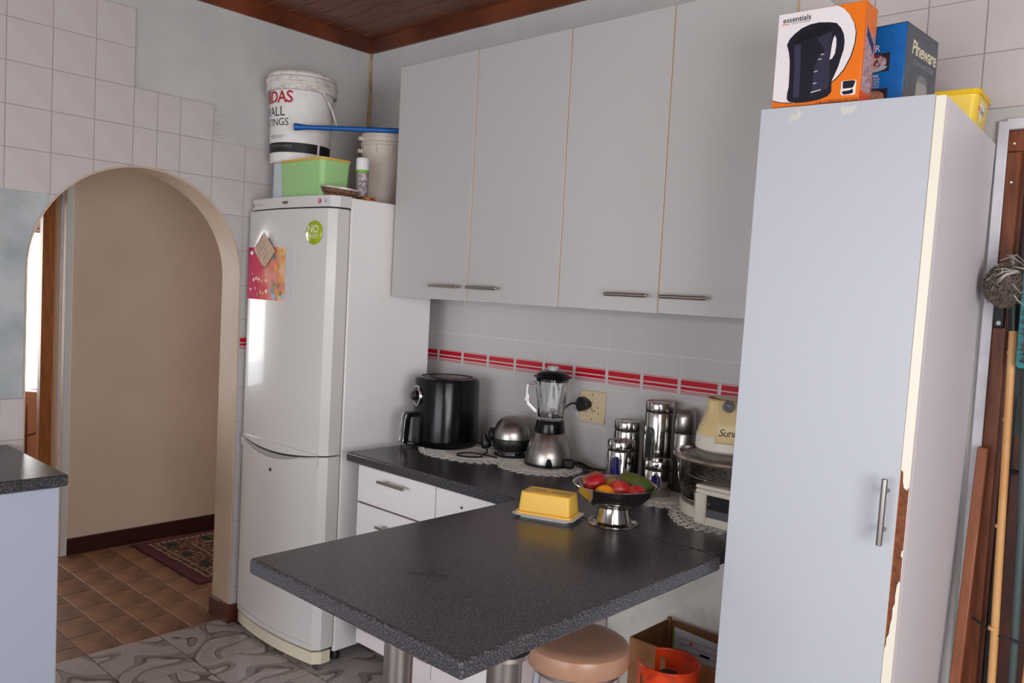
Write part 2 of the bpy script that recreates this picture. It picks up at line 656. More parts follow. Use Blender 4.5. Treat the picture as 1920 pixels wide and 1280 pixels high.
def rrect(x0, x1, y0, y1, r, n=5):
    P = []
    for cx, cy, a in ((x1 - r, y1 - r, 0), (x0 + r, y1 - r, PI / 2), (x0 + r, y0 + r, PI), (x1 - r, y0 + r, 1.5 * PI)):
        for i in range(n + 1):
            t = a + PI / 2 * i / n
            P.append((cx + r * math.cos(t), cy + r * math.sin(t)))
    return P


def spline(pts, n=8):
    P = [Vector(p) for p in pts]
    out = []
    for i in range(len(P) - 1):
        a, b, c, d = P[max(i - 1, 0)], P[i], P[i + 1], P[min(i + 2, len(P) - 1)]
        for k in range(n):
            t = k / n
            out.append(0.5 * ((2 * b) + (c - a) * t + (2 * a - 5 * b + 4 * c - d) * t * t + (3 * b - a - 3 * c + d) * t ** 3))
    out.append(P[-1])
    return out


def YZ(u, v, w):
    return (w, u, v)


def XZ(u, v, w):
    return (u, w, v)


def XY(u, v, w):
    return (u, v, w)


def face_angle(x, y):
    return math.atan2(CAM.y - y, CAM.x - x)


# ------------------------------------------------------------------ room shell
X1, Y0, ZC = 5.0, -6.0, 2.665
AC, AR, AS = -1.06, 0.415, 1.505       # arch centre, radius, spring height
WT = 0.14
arch_pts = [(AC + AR * math.cos(PI * i / 36), AS + AR * math.sin(PI * i / 36)) for i in range(37)]
outline = [(0.0, 0.0), (AC + AR, 0.0)] + arch_pts + [(AC - AR, 0.0), (Y0, 0.0), (Y0, ZC), (0.0, ZC)]
g = G()
g.prism(outline, YZ, -WT, 0.0)
wall_left = struct(g, 'wall_left', plaster)
# painted reveal inside the arch, a hair proud of the wall's cut
inner = [(AC + AR, 0.0)] + arch_pts + [(AC - AR, 0.0)]
g = G()
t_ = 0.006
ring = inner + [((AC + (y - AC) * (AR - t_) / AR), (z if z <= AS else AS + (z - AS) * (AR - t_) / AR)) for y, z in reversed(inner)]
g.prism(ring, YZ, -WT - 0.002, 0.0035)
g.o('arch_reveal', arch_m, wall_left, smooth=30)


def arch_low(y):
    if abs(y - AC) >= AR:
        return -1
    return AS + math.sqrt(AR * AR - (y - AC) ** 2)


grout_g = G()


def left_tile(y0, y1, z0, z1, mat, name='tile'):
    """tile on the left wall, cut to the arch where it meets it"""
    gp = 0.0016
    a, b, c, d = y0 + gp, y1 - gp, z0 + gp, z1 - gp
    polys = []
    if b <= AC - AR or a >= AC + AR or c >= AS + AR:
        polys = [[(a, c), (b, c), (b, d), (a, d)]]
    else:
        N = 24
        ys = sorted(set([a + (b - a) * i / N for i in range(N + 1)] + [y for y in (AC - AR, AC + AR) if a < y < b]))
        run = []
        for y in ys:
            lo = max(c, arch_low(y) + 0.001)
            if abs(abs(y - AC) - AR) < 1e-6:
                lo = max(c, AS if d > AS else 9)
                if d <= AS:
                    lo = c
            if lo < d - 0.002 and not (abs(y - AC) < AR - 1e-6 and arch_low(y) > d):
                run.append((y, lo))
            else:
                if len(run) > 1:
                    polys.append(run)
                run = []
        if len(run) > 1:
            polys.append(run)
        polys = [[(y, lo) for y, lo in r] + [(r[-1][0], d), (r[0][0], d)] for r in polys]
        # right or left side pieces below the spring line
    for p in polys:
        cy, cz = (p[0][0] + p[-2][0]) / 2, d - 0.0735
        me = G().prism([(u - cy, v - cz) for u, v in p], YZ, 0.0, 0.006).mesh(name, mat, 0)
        link(name, me, wall_left, (0.0, cy, cz))


cols = [0.0, -0.147, -0.294, -0.441, -0.589, -0.645, -0.792, -0.93, -1.022, -1.114, -1.256, -1.402, -1.549, -1.696, -1.843, -1.99]
cols_hi = [0.0, -0.055, -0.202, -0.349, -0.497, -0.645, -0.792, -0.93, -1.022, -1.114, -1.256, -1.402, -1.549, -1.696, -1.843, -1.99]
rows = [2.507, 2.36, 2.213, 2.066, 1.919, 1.772, 1.625, 1.478, 1.331, 1.184, 1.037, 0.89, 0.743, 0.596, 0.449, 0.302, 0.155, 0.085]
for r_ in range(len(rows) - 1):
    z1, z0 = rows[r_], rows[r_ + 1]
    for c2 in range(len(cols_hi) - 1):
        y1, y0 = cols_hi[c2], cols_hi[c2 + 1]
        if z0 > 2.2 and y0 < -1.114 + 0.01 and y1 > -1.114 + 0.01:
            continue
        if z0 > 2.2 and y1 > -1.114 + 0.01:
            continue
        if z0 > 2.05 and y1 > -0.792 + 0.01:
            continue
        if z1 < 1.78 and y1 < -1.39 and z0 > 1.03:
            continue
        if y1 < -1.46 and z1 < 0.8:
            continue
        if y0 > -0.5 and z1 < 1.8:
            continue            # behind the fridge
        if AC - AR + 0.01 < (y0 + y1) / 2 < AC + AR - 0.01 and z1 < AS - 0.02 and y0 > AC - AR and y1 < AC + AR + 0.001:
            continue
        if y0 >= AC + AR - 0.012 and y1 <= AC + AR + 0.16 and z1 < AS + 0.5:
            pass
        stripe = abs(z1 - 1.331) < 0.01 and y1 > -0.66
        left_tile(y0, y1, z0, z1, tile_stripe if stripe else (tile_w if y1 > -0.66 and z1 < 1.8 else tile_old))
# bluish plaster patch left of the arch
pp = [(-2.2, 1.037), (AC - AR - 0.002, 1.037), (AC - AR - 0.002, AS)]
for i in range(12):
    y = AC - AR + 0.066 * i / 11
    pp.append((y - 0.002, AS + math.sqrt(max(AR * AR - (y - AC) ** 2, 0)) + 0.001))
pp += [(-1.409, 1.772), (-2.2, 1.772)]
G().prism(pp, YZ, 0.0, 0.004).o('plaster_patch', patch_m, wall_left, smooth=0)
glue = M('old_glue_traces', (188, 178, 168), 0.8)
for (dy, z, w, h) in ((-0.786, 2.19, 0.018, 0.010), (-0.784, 2.17, 0.030, 0.006), (-0.786, 2.135, 0.035, 0.012), (-0.782, 2.112, 0.024, 0.010), (-0.786, 2.092, 0.040, 0.008), (-0.770, 2.078, 0.030, 0.008)):
    G().prism([(dy, z), (dy + w, z + h * 0.3), (dy + w * 0.8, z + h), (dy + w * 0.2, z + h * 0.8)], YZ, 0.0, 0.0012).o('glue_trace', glue, wall_left, smooth=0)
# grout bed: thin skin behind the tiled regions
gb = G()
gb.prism([(0.0, 2.066), (-0.792, 2.066), (-0.792, 2.213), (-1.114, 2.213), (-1.114, 2.507), (-2.0, 2.507), (-2.0, 1.772), (-1.39, 1.772)] +
         [(AC + AR * math.cos(PI * (1 - i / 36)), AS + AR * math.sin(PI * (1 - i / 36))) for i in range(8, 37)] + [(AC + AR, 0.085), (0, 0.085)],
         YZ, 0.0, 0.0048)
gb.o('grout', grout, wall_left, smooth=0)
G().box(0, 0.0047, -2.2, AC - AR, 0.7, 1.04).o('grout', grout, wall_left, smooth=0)

# back wall with the doorway at the right
DX0, DX1, DZ = 2.722, 3.62, 2.0
g = G()
g.box(-WT, DX0, 0.0, 0.16, 0, ZC)
g.box(DX0, DX1, 0.0, 0.16, DZ, ZC)
g.box(DX1, X1, 0.0, 0.16, 0, ZC)
wall_back = struct(g, 'wall_back', plaster, smooth=0)
bt = G().box(-0.0735 - 0.0, 0.0735, -0.006, 0, -0.0735, 0.0735)
P_ = 0.1522
me_bt = G().box(-P_ / 2 + 0.0018, P_ / 2 - 0.0018, -0.006, 0, -0.0735 + 0.0018, 0.0735 - 0.0018).mesh('tile', tile_w, 0)
me_st = me_bt.copy()
me_st.materials.clear()
me_st.materials.append(tile_stripe)
zs = [1.3187 + 0.147, 1.3187, 1.1735, 1.0265, 0.8795]
for i in range(-1, 12):
    x0 = 0.5789 + P_ * i
    if x0 > 2.25:
        continue
    for k in range(4):
        zc = zs[k] - 0.0735
        me_ = me_st if k == 1 else me_bt
        x = x0 + P_ / 2
        link('tile', me_, wall_back, (x, 0.0, zc))
G().box(0.45, 2.30, -0.0050, 0, 0.84, 1.47).o('grout', grout_w, wall_back, smooth=0)
G().box(1.56, 2.30, -0.0055, 0, 0.0, 0.838).o('brightened_wall_sheet', M('scuffed_brightened_offwhite', (234, 232, 226), 0.6, noise=(14, (216, 213, 206), 0.28, 0.5, 8), bump=(40, 0.2)), wall_back, smooth=0)  # added scuffed sheet, its colour lifted to stand for light under the bar
# old tiles above the tall cupboard and over the door
me_rt = G().box(-0.0735 + 0.0016, 0.0735 - 0.0016, -0.006, 0, -0.0735 + 0.0016, 0.0735 - 0.0016).mesh('tile', tile_old, 0)
for i in range(-3, 7):
    for k in range(0, 4):
        xc = 2.652 + 0.147 * i + 0.0735
        zc = 2.055 + 0.147 * k + 0.0735
        link('tile', me_rt, wall_back, (xc, 0, zc))
G().box(2.21, 3.7, -0.0036, 0, 2.055, 2.645).o('grout', grout, wall_back, smooth=0)

# other walls (behind the camera), with window openings
g = G()
g.box(X1, X1 + 0.15, Y0, 0.16, 0, 0.5)
g.box(X1, X1 + 0.15, Y0, 0.16, 2.1, ZC)
g.box(X1, X1 + 0.15, Y0, -3.5, 0.5, 2.1)
g.box(X1, X1 + 0.15, -1.7, 0.16, 0.5, 2.1)
struct(g, 'wall_right', plaster, smooth=0)
g = G()
g.box(-WT, X1 + 0.15, Y0 - 0.15, Y0, 0, 0.2)
g.box(-WT, X1 + 0.15, Y0 - 0.15, Y0, 2.1, ZC)
g.box(-WT, 0.7, Y0 - 0.15, Y0, 0.2, 2.1)
g.box(4.1, X1 + 0.15, Y0 - 0.15, Y0, 0.2, 2.1)
struct(g, 'wall_front', plaster, smooth=0)
for nm, bx in (('window_1', ('y', 0.7, 4.1, Y0 - 0.08)), ('window_2', ('x', -3.5, -1.7, X1 + 0.08))):
    ax, a, b, c = bx
    z0, z1 = (0.2, 2.1) if ax == 'y' else (0.5, 2.1)
    g = G()

    def seg(u0, u1, w0, w1):
        if ax == 'y':
            g.box(u0, u1, c - 0.02, c + 0.02, w0, w1)
        else:
            g.box(c - 0.02, c + 0.02, u0, u1, w0, w1)
    seg(a, b, z0, z0 + 0.04); seg(a, b, z1 - 0.04, z1); seg(a, a + 0.04, z0, z1); seg(b - 0.04, b, z0, z1)
    seg((a + b) / 2 - 0.02, (a + b) / 2 + 0.02, z0, z1)
    struct(g, nm, paint_w, smooth=0)

# ceiling: wooden boards running parallel to the back wall
g = G()
g.box(-WT, X1 + 0.15, Y0 - 0.15, 0.16, ZC + 0.018, ZC + 0.08)
ceiling = struct(g, 'ceiling', base_dk, smooth=0)
me_pl = G().box(0, X1, -0.048, 0.048, 0, 0.018).mesh('plank', wood_d, 0)
i = 0
y = -0.05
while y > Y0:
    link('plank', me_pl, ceiling, (0, y, ZC), bevel=0.003, seg=1)
    y -= 0.0985
g = G()
pr = [(0, 2.61), (0.012, 2.61), (0.02, 2.625), (0.045, 2.66), (0.045, ZC), (0, ZC)]
g.prism(pr, lambda u, v, w: (u, w, v), Y0, 0.0)
struct(g, 'trim_1', wood_c)
g = G()
g.prism(pr, lambda u, v, w: (w, -u, v), 0.0, X1)
struct(g, 'trim_2', wood_c)
# yellowed crack filler running down the corner
g = G()
g.tube(spline([(0.006, -0.006, 2.61), (0.005, -0.007, 2.5), (0.01, -0.004, 2.42), (0.006, -0.008, 2.3), (0.007, -0.006, 2.1)], 5), 0.0065, 6)
struct(g, 'trim_3', M('yellowed_filler', (188, 160, 116), 0.7, noise=(30, (150, 120, 84), 0.3, 0.6)))

# ------------------------------------------------------------------ floors
g = G()
g.box(-6.2, X1 + 0.15, Y0 - 0.15, 3.0, -0.1, -0.009)
floor = struct(g, 'floor', M('floor_grout', (128, 104, 86), 0.9), smooth=0)
PX, PY = 0.335, 0.285
me_ft = G().box(-PX / 2 + 0.003, PX / 2 - 0.003, -PY / 2 + 0.003, PY / 2 - 0.003, -0.008, 0.0).mesh('tile', swirl, 0)
bx = -0.055
for i in range(0, 8):
    for k in range(-1, 18):
        xc = 0.305 + PX * (i - 1) + PX / 2
        yc = -0.645 - PY * k + PY / 2 - PY
        if i == 0:
            xa, xb = bx, 0.305 - 0.0022 - 0.0
            continue
        if yc < -2.4 and xc > 2.4:
            pass
        link('tile', me_ft, floor, (xc, yc, 0.0))
for k in range(-1, 17):                   # cut column against the brown tiles
    yc = -0.645 - PY * k + PY / 2 - PY
    wd = 0.305 - bx
    G().box(-wd / 2, wd / 2 - 0.0022, -PY / 2 + 0.0022, PY / 2 - 0.0022, -0.008, 0.0).o('tile', swirl, floor, (bx + wd / 2, yc, 0.0), smooth=0)
# far floor under and beyond, plain
G().box(bx, X1, -0.36, 0.0, -0.008, -0.0005).o('floor_strip', swirl, floor, smooth=0)
G().box(2.64, X1, Y0, -0.36, -0.008, -0.0005).o('floor_strip', swirl, floor, smooth=0)
# brown clay tiles through the arch: small staggered squares
BW, BH = 0.198, 0.1425
me_br = G().box(-BW / 2 + 0.0022, BW / 2 - 0.0022, -BH / 2 + 0.002, BH / 2 - 0.002, -0.008, 0.0).mesh('tile', brown_tile, 0)
for m_i in range(3):
    pass
for k in range(-3, 14):
    yc = -0.645 - BH * k - BH / 2 + 0.0
    off = 0.0 if k % 2 else BW / 2
    x = bx - 0.0 - off
    if off:
        wd = off
        G().box(-wd / 2 + 0.001, wd / 2 - 0.001, -BH / 2 + 0.002, BH / 2 - 0.002, -0.008, 0.0).o('tile', brown_tile, floor, (bx - wd / 2, yc, 0), smooth=0, bevel=0.002, seg=1)
    while x > -1.30:
        link('tile', me_br, floor, (x - BW / 2, yc, random.uniform(-0.0006, 0)), bevel=0.002, seg=1)
        x -= BW
G().box(-6.1, bx, -4.0, 2.9, -0.008, -0.0045).o('floor_strip', brown_tile, floor, smooth=0)

# ------------------------------------------------------------------ corridor and living room
FX = -1.33
g = G()
g.box(FX - 0.15, FX, -0.885, 2.8, 0, 2.5)
g.box(FX - 0.15, FX, -4.0, -1.75, 0, 2.5)
g.box(FX - 0.15, FX, -1.75, -0.885, 2.03, 2.5)
struct(g, 'wall_corridor', plaster_w, smooth=0)
g = G()
g.box(FX - 0.15, -WT, -4.0, 2.9, 2.5, 2.56)
struct(g, 'ceiling_corridor', plaster, smooth=0)
g = G()
g.box(FX - 0.15, -WT, -4.15, -4.0, 0, 2.5)
g.box(FX - 0.15, FX + 0.1, 2.8, 2.95, 0, 2.5)
g.box(-0.25, -WT, 2.8, 2.95, 0, 2.5)
g.box(FX, -0.2, 2.8, 2.95, 2.3, 2.5)
g.box(-WT - 0.02, -WT + 0.1, 0.1, 2.9, 0, 2.5)
struct(g, 'wall_corridor_ends', plaster_w, smooth=0)
g = G().box(FX, FX + 0.014, -0.85, 2.8, -0.001, 0.088)
struct(g, 'baseboard_corridor', base_dk, bevel=0.003)
g = G().box(-WT - 0.012, 0.012, AC + AR - 0.016, AC + AR, -0.001, 0.082)
g.box(0.0065, 0.018, AC + AR - 0.016, -0.40, -0.001, 0.08)
struct(g, 'baseboard_arch', base_br, bevel=0.003)
# doorway from the corridor to the living room: painted casing and wooden frame
door_1 = struct(G().box(FX - 0.001, FX + 0.014, -0.888, -0.853, 0, 2.08), 'door_1', paint_g, bevel=0.003)
G().box(FX - 0.05, FX - 0.03, -0.893, -0.885, 0, 2.04).o('casing_strip', paint_w, door_1)
G().box(FX - 0.15, FX - 0.001, -0.8885, -0.884, 0, 2.03).o('reveal', M('peach_reveal_lit_tone', (244, 214, 184), 0.35), door_1)  # light on the jamb is put into this paler peach
G().box(FX - 0.20, FX - 0.148, -0.945, -0.885, 0, 2.03).o('door_frame', wood_fr, door_1, bevel=0.004)
G().box(FX - 0.20, FX - 0.148, -1.75, -0.945, 1.84, 2.03).o('door_frame', base_dk, door_1, bevel=0.004)
# living room shell
g = G()
LX = -4.3
g.box(LX - 0.1, LX, -3.0, -2.7, 0, 2.5)
g.box(LX - 0.1, LX, 0.9, 2.8, 0, 2.5)
g.box(LX - 0.1, LX, -2.7, 0.9, 0, 0.45)
g.box(LX - 0.1, LX, -2.7, 0.9, 2.05, 2.5)
g.box(LX - 0.1, FX - 0.15, 2.8, 2.9, 0, 2.5)
g.box(LX - 0.1, FX - 0.15, -3.1, -3.0, 0, 2.5)
g.box(LX - 0.1, FX - 0.15, -3.1, 2.9, 2.5, 2.56)
struct(g, 'wall_living_room', plaster, smooth=0)
g = G()
for y in (-2.7, -1.5, 0.86):
    g.box(LX - 0.06, LX - 0.02, y, y + 0.04, 0.5, 2.0)
g.box(LX - 0.06, LX - 0.02, -2.7, 0.9, 0.45, 0.5)
g.box(LX - 0.06, LX - 0.02, -2.7, 0.9, 2.0, 2.05)
window_3 = struct(g, 'window_3', paint_w, smooth=0)
g = G()
pl = []
for i in range(60):
    y = -1.5 + 2.4 * i / 59
    pl.append((LX + 0.05 + 0.012 * math.sin(i * 1.3), y))
V = []
for x, y in pl:
    V += [(x, y, 1.80), (x, y, 2.08)]
g.add(V, [(2 * i, 2 * i + 2, 2 * i + 3, 2 * i + 1) for i in range(59)])
val = g.o('curtain_valance', sheer)
tag(val, 'white valance with thin red bands hanging over the bright far window', 'curtain')
for dz in (1.805, 1.835):
    G().tube([(LX + 0.066, -1.5, dz), (LX + 0.066, 0.9, dz)], 0.004, 4).o('red_band', print_red, val)

# brown leather armchair in the living room
ch = thing('armchair', 'brown quilted leather armchair seen through the doorway in front of the bright window', 'armchair', (-2.75, -0.72, 0))
prof = []
g = G()
bk = [(-0.45, 0.0), (-0.45, 0.50), (-0.40, 0.62), (-0.28, 0.70), (0.0, 0.735), (0.28, 0.70), (0.40, 0.62), (0.45, 0.50), (0.45, 0.0)]
g.prism(bk, lambda u, v, w: (w, u, v), 0.12, 0.34)
g.o('backrest', couch_m, ch, bevel=0.05, seg=4)
for s in (-1, 1):
    G().box(-0.42, 0.16, min(s * 0.32, s * 0.48), max(s * 0.32, s * 0.48), 0.04, 0.55).o('armrest', couch_m, ch, bevel=0.05, seg=4)
G().box(-0.42, 0.12, -0.32, 0.32, 0.06, 0.42).o('seat', couch_m, ch, bevel=0.05, seg=4)
for s in (-0.2, 0.0, 0.2):
    G().tube(spline([(0.345, s, 0.1), (0.345, s * 1.1, 0.4), (0.335, s * 1.3, 0.66)], 6), 0.006, 5).o('seam', M('seam_thread', (104, 62, 42), 0.6), ch)
G().tube(spline([(0.342, -0.42, 0.45), (0.345, -0.2, 0.52), (0.345, 0.0, 0.46), (0.345, 0.2, 0.53), (0.342, 0.42, 0.45)], 6), 0.006, 5).o('seam', M('seam_thread', (104, 62, 42)), ch)

# rug
rug = thing('rug', 'dark maroon bordered patterned rug lying on the brown tiles of the corridor', 'rug', (-0.88, 0.12, 0.0))
G().box(-0.40, 0.38, -0.65, 0.65, 0.0, 0.007).o('rug_border', rug_red, rug, bevel=0.002)
G().box(-0.35, 0.33, -0.585, 0.6, 0.007, 0.0085).o('rug_field', rug_m, rug)
g = G()
rl = M('beige_rug_dashes', (176, 160, 130), 0.95)
for (x0, x1, y0, y1) in ((-0.345, 0.325, -0.58, 0.59), (-0.325, 0.305, -0.545, 0.57), (-0.20, 0.18, -0.40, 0.42)):
    n = 34
    for i in range(n):
        a, b = x0 + (x1 - x0) * i / n, x0 + (x1 - x0) * (i + 0.6) / n
        g.box(a, b, y0, y0 + 0.006, 0.0086, 0.0094)
        a, b = y0 + (y1 - y0) * i / n, y0 + (y1 - y0) * (i + 0.6) / n
        g.box(x1 - 0.006, x1, a, b, 0.0086, 0.0094)
        g.box(x0, x0 + 0.006, a, b, 0.0086, 0.0094)
g.o('dashed_line', rl, rug, smooth=0)['kind'] = 'stuff'
dkm = M('dark_green_rug_motif', (24, 38, 34), 0.95)
for (mx, my) in ((-0.27, -0.48), (-0.07, -0.49), (0.13, -0.49), (0.27, -0.35), (-0.27, -0.28), (0.27, -0.12), (0.0, -0.2)):
    G().prism(circle2(mx, my, 0.045, 0.026, 14), XY, 0.0086, 0.0096).o('medallion', dkm, rug)
G().prism(circle2(0.0, 0.02, 0.14, 0.30, 20), XY, 0.0086, 0.0094).o('medallion', M('mustard_rug_motif', (150, 124, 64), 0.95, noise=(60, (92, 70, 44), 0.4, 0.6)), rug)

# ------------------------------------------------------------------ door at the right
door_2 = struct(G().box(DX0 - 0.022, DX0 + 0.002, -0.012, 0.02, 0, DZ + 0.02).box(DX0 + 0.002, DX1, -0.012, 0.02, DZ - 0.004, DZ + 0.02), 'door_2', paint_w, bevel=0.003)
G().box(DX0 + 0.002, DX0 + 0.036, 0.0, 0.05, 0, DZ - 0.061).box(DX0 + 0.002, DX1, 0.0, 0.05, DZ - 0.06, DZ - 0.005).o('door_frame', wood_door, door_2, bevel=0.003)
G().box(DX0 + 0.036, DX0 + 0.044, 0.02, 0.05, 0, DZ - 0.06).o('door_bead', base_br, door_2)
G().box(DX0 + 0.044, DX1, 0.045, 0.065, 0.0, DZ - 0.06).o('door_leaf', M('dark_door_leaf', (84, 44, 28), 0.4, noise=(8, (60, 30, 20), 0.3, 0.7)), door_2)
G().box(DX0 + 0.05, DX1 - 0.1, 0.036, 0.046, 1.2, DZ - 0.08).o('pane', dark_glass, door_2)
G().box(DX0 + 0.046, DX0 + 0.066, 0.03, 0.046, 0.0, 1.3).o('weather_strip', M('black_strip', (24, 26, 30), 0.5), door_2)
for zz in (1.96, 1.86):
    G().lathe([(0, 0), (0.003, 0), (0.003, 0.002), (0, 0.003)], 10, (0, 0, 0)).o('screw', print_wht, door_2, (DX0 + 0.018, -0.001, zz), (PI / 2, 0, 0))

# ------------------------------------------------------------------ cabinet units
def bar_handle(parent, a, b, out, r=0.0055, standoff=0.028, mat=None, inset=0.018):
    """bar between local points a and b, posts going back along -out"""
    mat = mat or steel_dk
    a, b, out = Vector(a), Vector(b), Vector(out)
    d = (b - a).normalized()
    h = G().tube([a, b], r, 12).o('handle', mat, parent, bevel=0.001, seg=1)
    for p in (a + d * inset, b - d * inset):
        G().tube([p, p - out * standoff], r * 0.75, 10).o('handle_post', mat, h)
    return h


# wall cupboards
uz0, uz1, uy = 1.468, 2.373, -0.35
ux = [0.657, 1.093, 1.523, 1.910, 2.284]
uc = []
for k, (xa, xb, lb) in enumerate(((ux[0], ux[2], 'white two-door wall cupboard next to the fridge'), (ux[2], ux[4], 'white two-door wall cupboard beside the tall cupboard'))):
    w = xb - xa
    cab = thing('wall_cabinet', lb, 'cabinet', (xa, 0, uz0), group='white wall cupboards over the worktop')
    g = G()
    t = 0.016
    g.box(0.001, t, uy + 0.019, -0.008, 0.0, uz1 - uz0)
    g.box(w - t, w - 0.001, uy + 0.019, -0.008, 0.0, uz1 - uz0)
    g.box(t, w - t, uy + 0.019, -0.008, 0.0, t)
    g.box(t, w - t, uy + 0.019, -0.008, uz1 - uz0 - t, uz1 - uz0)
    g.box(t, w - t, -0.02, -0.008, t, uz1 - uz0 - t)
    g.o('body', laminate2, cab, smooth=0)
    for j in range(2):
        a = ux[2 * k + j] - xa
        b = ux[2 * k + j + 1] - xa
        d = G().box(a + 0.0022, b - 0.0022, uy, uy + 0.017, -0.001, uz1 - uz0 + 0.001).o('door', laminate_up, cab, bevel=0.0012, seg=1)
        G().box(b - 0.0022, b - 0.0012, uy + 0.001, uy + 0.016, 0.0, uz1 - uz0).box(a + 0.0012, a + 0.0022, uy + 0.001, uy + 0.016, 0.0, uz1 - uz0).o('edging', tan_edge, d, smooth=0)
        hx0, hx1 = ((0.912, 1.067), (1.114, 1.267), (1.733, 1.888), (1.935, 2.088))[2 * k + j]
        bar_handle(d, (hx0 - xa, uy - 0.030, 0.050), (hx1 - xa, uy - 0.030, 0.050), (0, -1, 0), r=0.0062)

# base units under the back worktop
by0 = -0.575
bc = thing('base_cabinet', 'white base unit with two drawers at the fridge end of the worktop', 'cabinet', (0.79, 0, 0), group='white base units')
G().box(0.002, 0.425, by0 + 0.018, -0.01, 0.15, 0.838).o('body', laminate2, bc, smooth=0)
for (z0, z1, hz) in ((0.697, 0.834, 0.800), (0.215, 0.691, 0.634)):
    d = G().box(-0.001, 0.427, by0, by0 + 0.017, z0, z1).o('drawer', laminate, bc, bevel=0.0012, seg=1)
    G().box(0, 0.426, by0 + 0.001, by0 + 0.016, z0 - 0.0015, z0).o('edging', chip, d, smooth=0)
    bar_handle(d, (0.148, by0 - 0.03, hz), (0.296, by0 - 0.03, hz), (0, -1, 0), r=0.0055, inset=0.03)
G().box(0.125, 0.425, -0.50, -0.05, 0.0, 0.15).o('plinth', laminate2, bc, smooth=0)
bc2 = thing('base_cabinet', 'white base unit with one plain door beside the open space under the breakfast bar', 'cabinet', (1.22, 0, 0), group='white base units')
G().box(0.0, 0.34, by0 + 0.018, -0.01, 0.15, 0.838).o('body', laminate2, bc2, smooth=0)
d = G().box(0.002, 0.345, by0, by0 + 0.017, 0.215, 0.834).o('door', laminate, bc2, bevel=0.0012, seg=1)
G().lathe([(0, 0), (0.004, 0), (0.004, 0.004), (0, 0.005)], 10).o('screw', brass, d, (0.13, by0 - 0.0005, 0.79), (PI / 2, 0, 0))
G().box(0.0, 0.34, -0.50, -0.05, 0.0, 0.15).o('plinth', laminate2, bc2, smooth=0)

# worktops
TZ = 0.877


def slab(name, label, x0, x1, y0, y1, front, parent=None):
    g = G().box(x0, x1, y0, y1, TZ - 0.036, TZ)
    o = g.o(name, counter_m, None, bevel=0.007, seg=3)
    return tag(o, label, 'countertop')


slab('countertop', 'dark speckled worktop along the tiled wall between fridge and tall cupboard', 0.74, 2.286, -0.600, -0.0065, None)
pen = slab('breakfast_bar', 'dark charcoal speckled breakfast bar top standing on steel legs', 1.612, 2.303, -1.500, -0.602, None)
for n_, (lx, ly, r) in enumerate(((2.006, -1.385, 0.030), (2.262, -1.345, 0.033))):
    lg_ = thing('table_leg', ('brushed steel tube leg under the end of the breakfast bar, nearer the fridge', 'brushed steel tube leg under the breakfast bar, beside the tan stool')[n_], 'leg', (lx, ly, 0), group='steel legs of the breakfast bar')
    lg_.name = 'bar_leg'
    G().lathe([(0, 0.004), (r, 0.004), (r, 0.832), (0, 0.832)], 36).o('tube', steel, lg_)
    G().lathe([(0, 0.0), (r * 1.25, 0.0), (r * 1.25, 0.006), (0, 0.006)], 30).o('foot_plate', steel_dk, lg_)
    G().lathe([(0, 0.832), (r * 1.4, 0.832), (r * 1.4, 0.8405), (0, 0.8405)], 30).o('mounting_plate', steel_dk, lg_)

G().prism([(1.915, -1.287), (1.94, -1.275), (1.957, -1.262), (1.985, -1.235), (1.975, -1.228), (1.952, -1.240), (1.945, -1.228), (1.925, -1.240), (1.932, -1.258), (1.910, -1.270), (1.900, -1.282)], XY, TZ, TZ + 0.0004).o('dark_stain', M('dark_counter_stain', (36, 35, 37), 0.3), pen, smooth=0)
# left counter
lc = thing('base_cabinet', 'white base unit at the left edge with dark worktop over it', 'cabinet', (0, -1.54, 0), group='white base units')
G().box(0.008, 0.537, -2.3, 0.0, 0.1, 0.838).o('body', laminate2, lc, smooth=0)
G().box(0.05, 0.49, -2.3, -0.04, 0.0, 0.1).o('plinth', laminate2, lc, smooth=0)
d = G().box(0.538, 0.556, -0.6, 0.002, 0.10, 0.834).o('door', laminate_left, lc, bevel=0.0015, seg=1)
G().box(0.539, 0.555, 0.002, 0.003, 0.1, 0.834).o('edging', tan_edge, d, smooth=0)
o = G().box(0.008, 0.585, -3.84, -1.522, TZ - 0.036, TZ).o('countertop', counter_m, None, bevel=0.006, seg=3)
tag(o, 'dark worktop at the left edge reflecting the bright window', 'countertop')

# tall cupboard
tc = thing('tall_cabinet', 'tall white cupboard with chipped cream edging and a vertical bar handle', 'cabinet', (2.311, -0.625, 0.0), (0, rad(0.75), rad(3.6)))
TW, TD, TH = 0.400, 0.585, 1.965
g = G()
t = 0.016
g.box(0, t, 0.0245, TD, 0.0, TH)
g.box(TW - t, TW, 0.0245, TD, 0.0, TH)
g.box(t, TW - t, 0.0245, TD, TH - t, TH)
g.box(t, TW - t, 0.0245, TD, 0.0, 0.08)
g.box(t, TW - t, TD - 0.012, TD, 0.08, TH - t)
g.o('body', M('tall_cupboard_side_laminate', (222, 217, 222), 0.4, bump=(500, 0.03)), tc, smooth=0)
d = G().box(0.001, TW - 0.021, 0.0, 0.022, 0.05, TH + 0.004).o('door', laminate_tall, tc, bevel=0.001, seg=1)
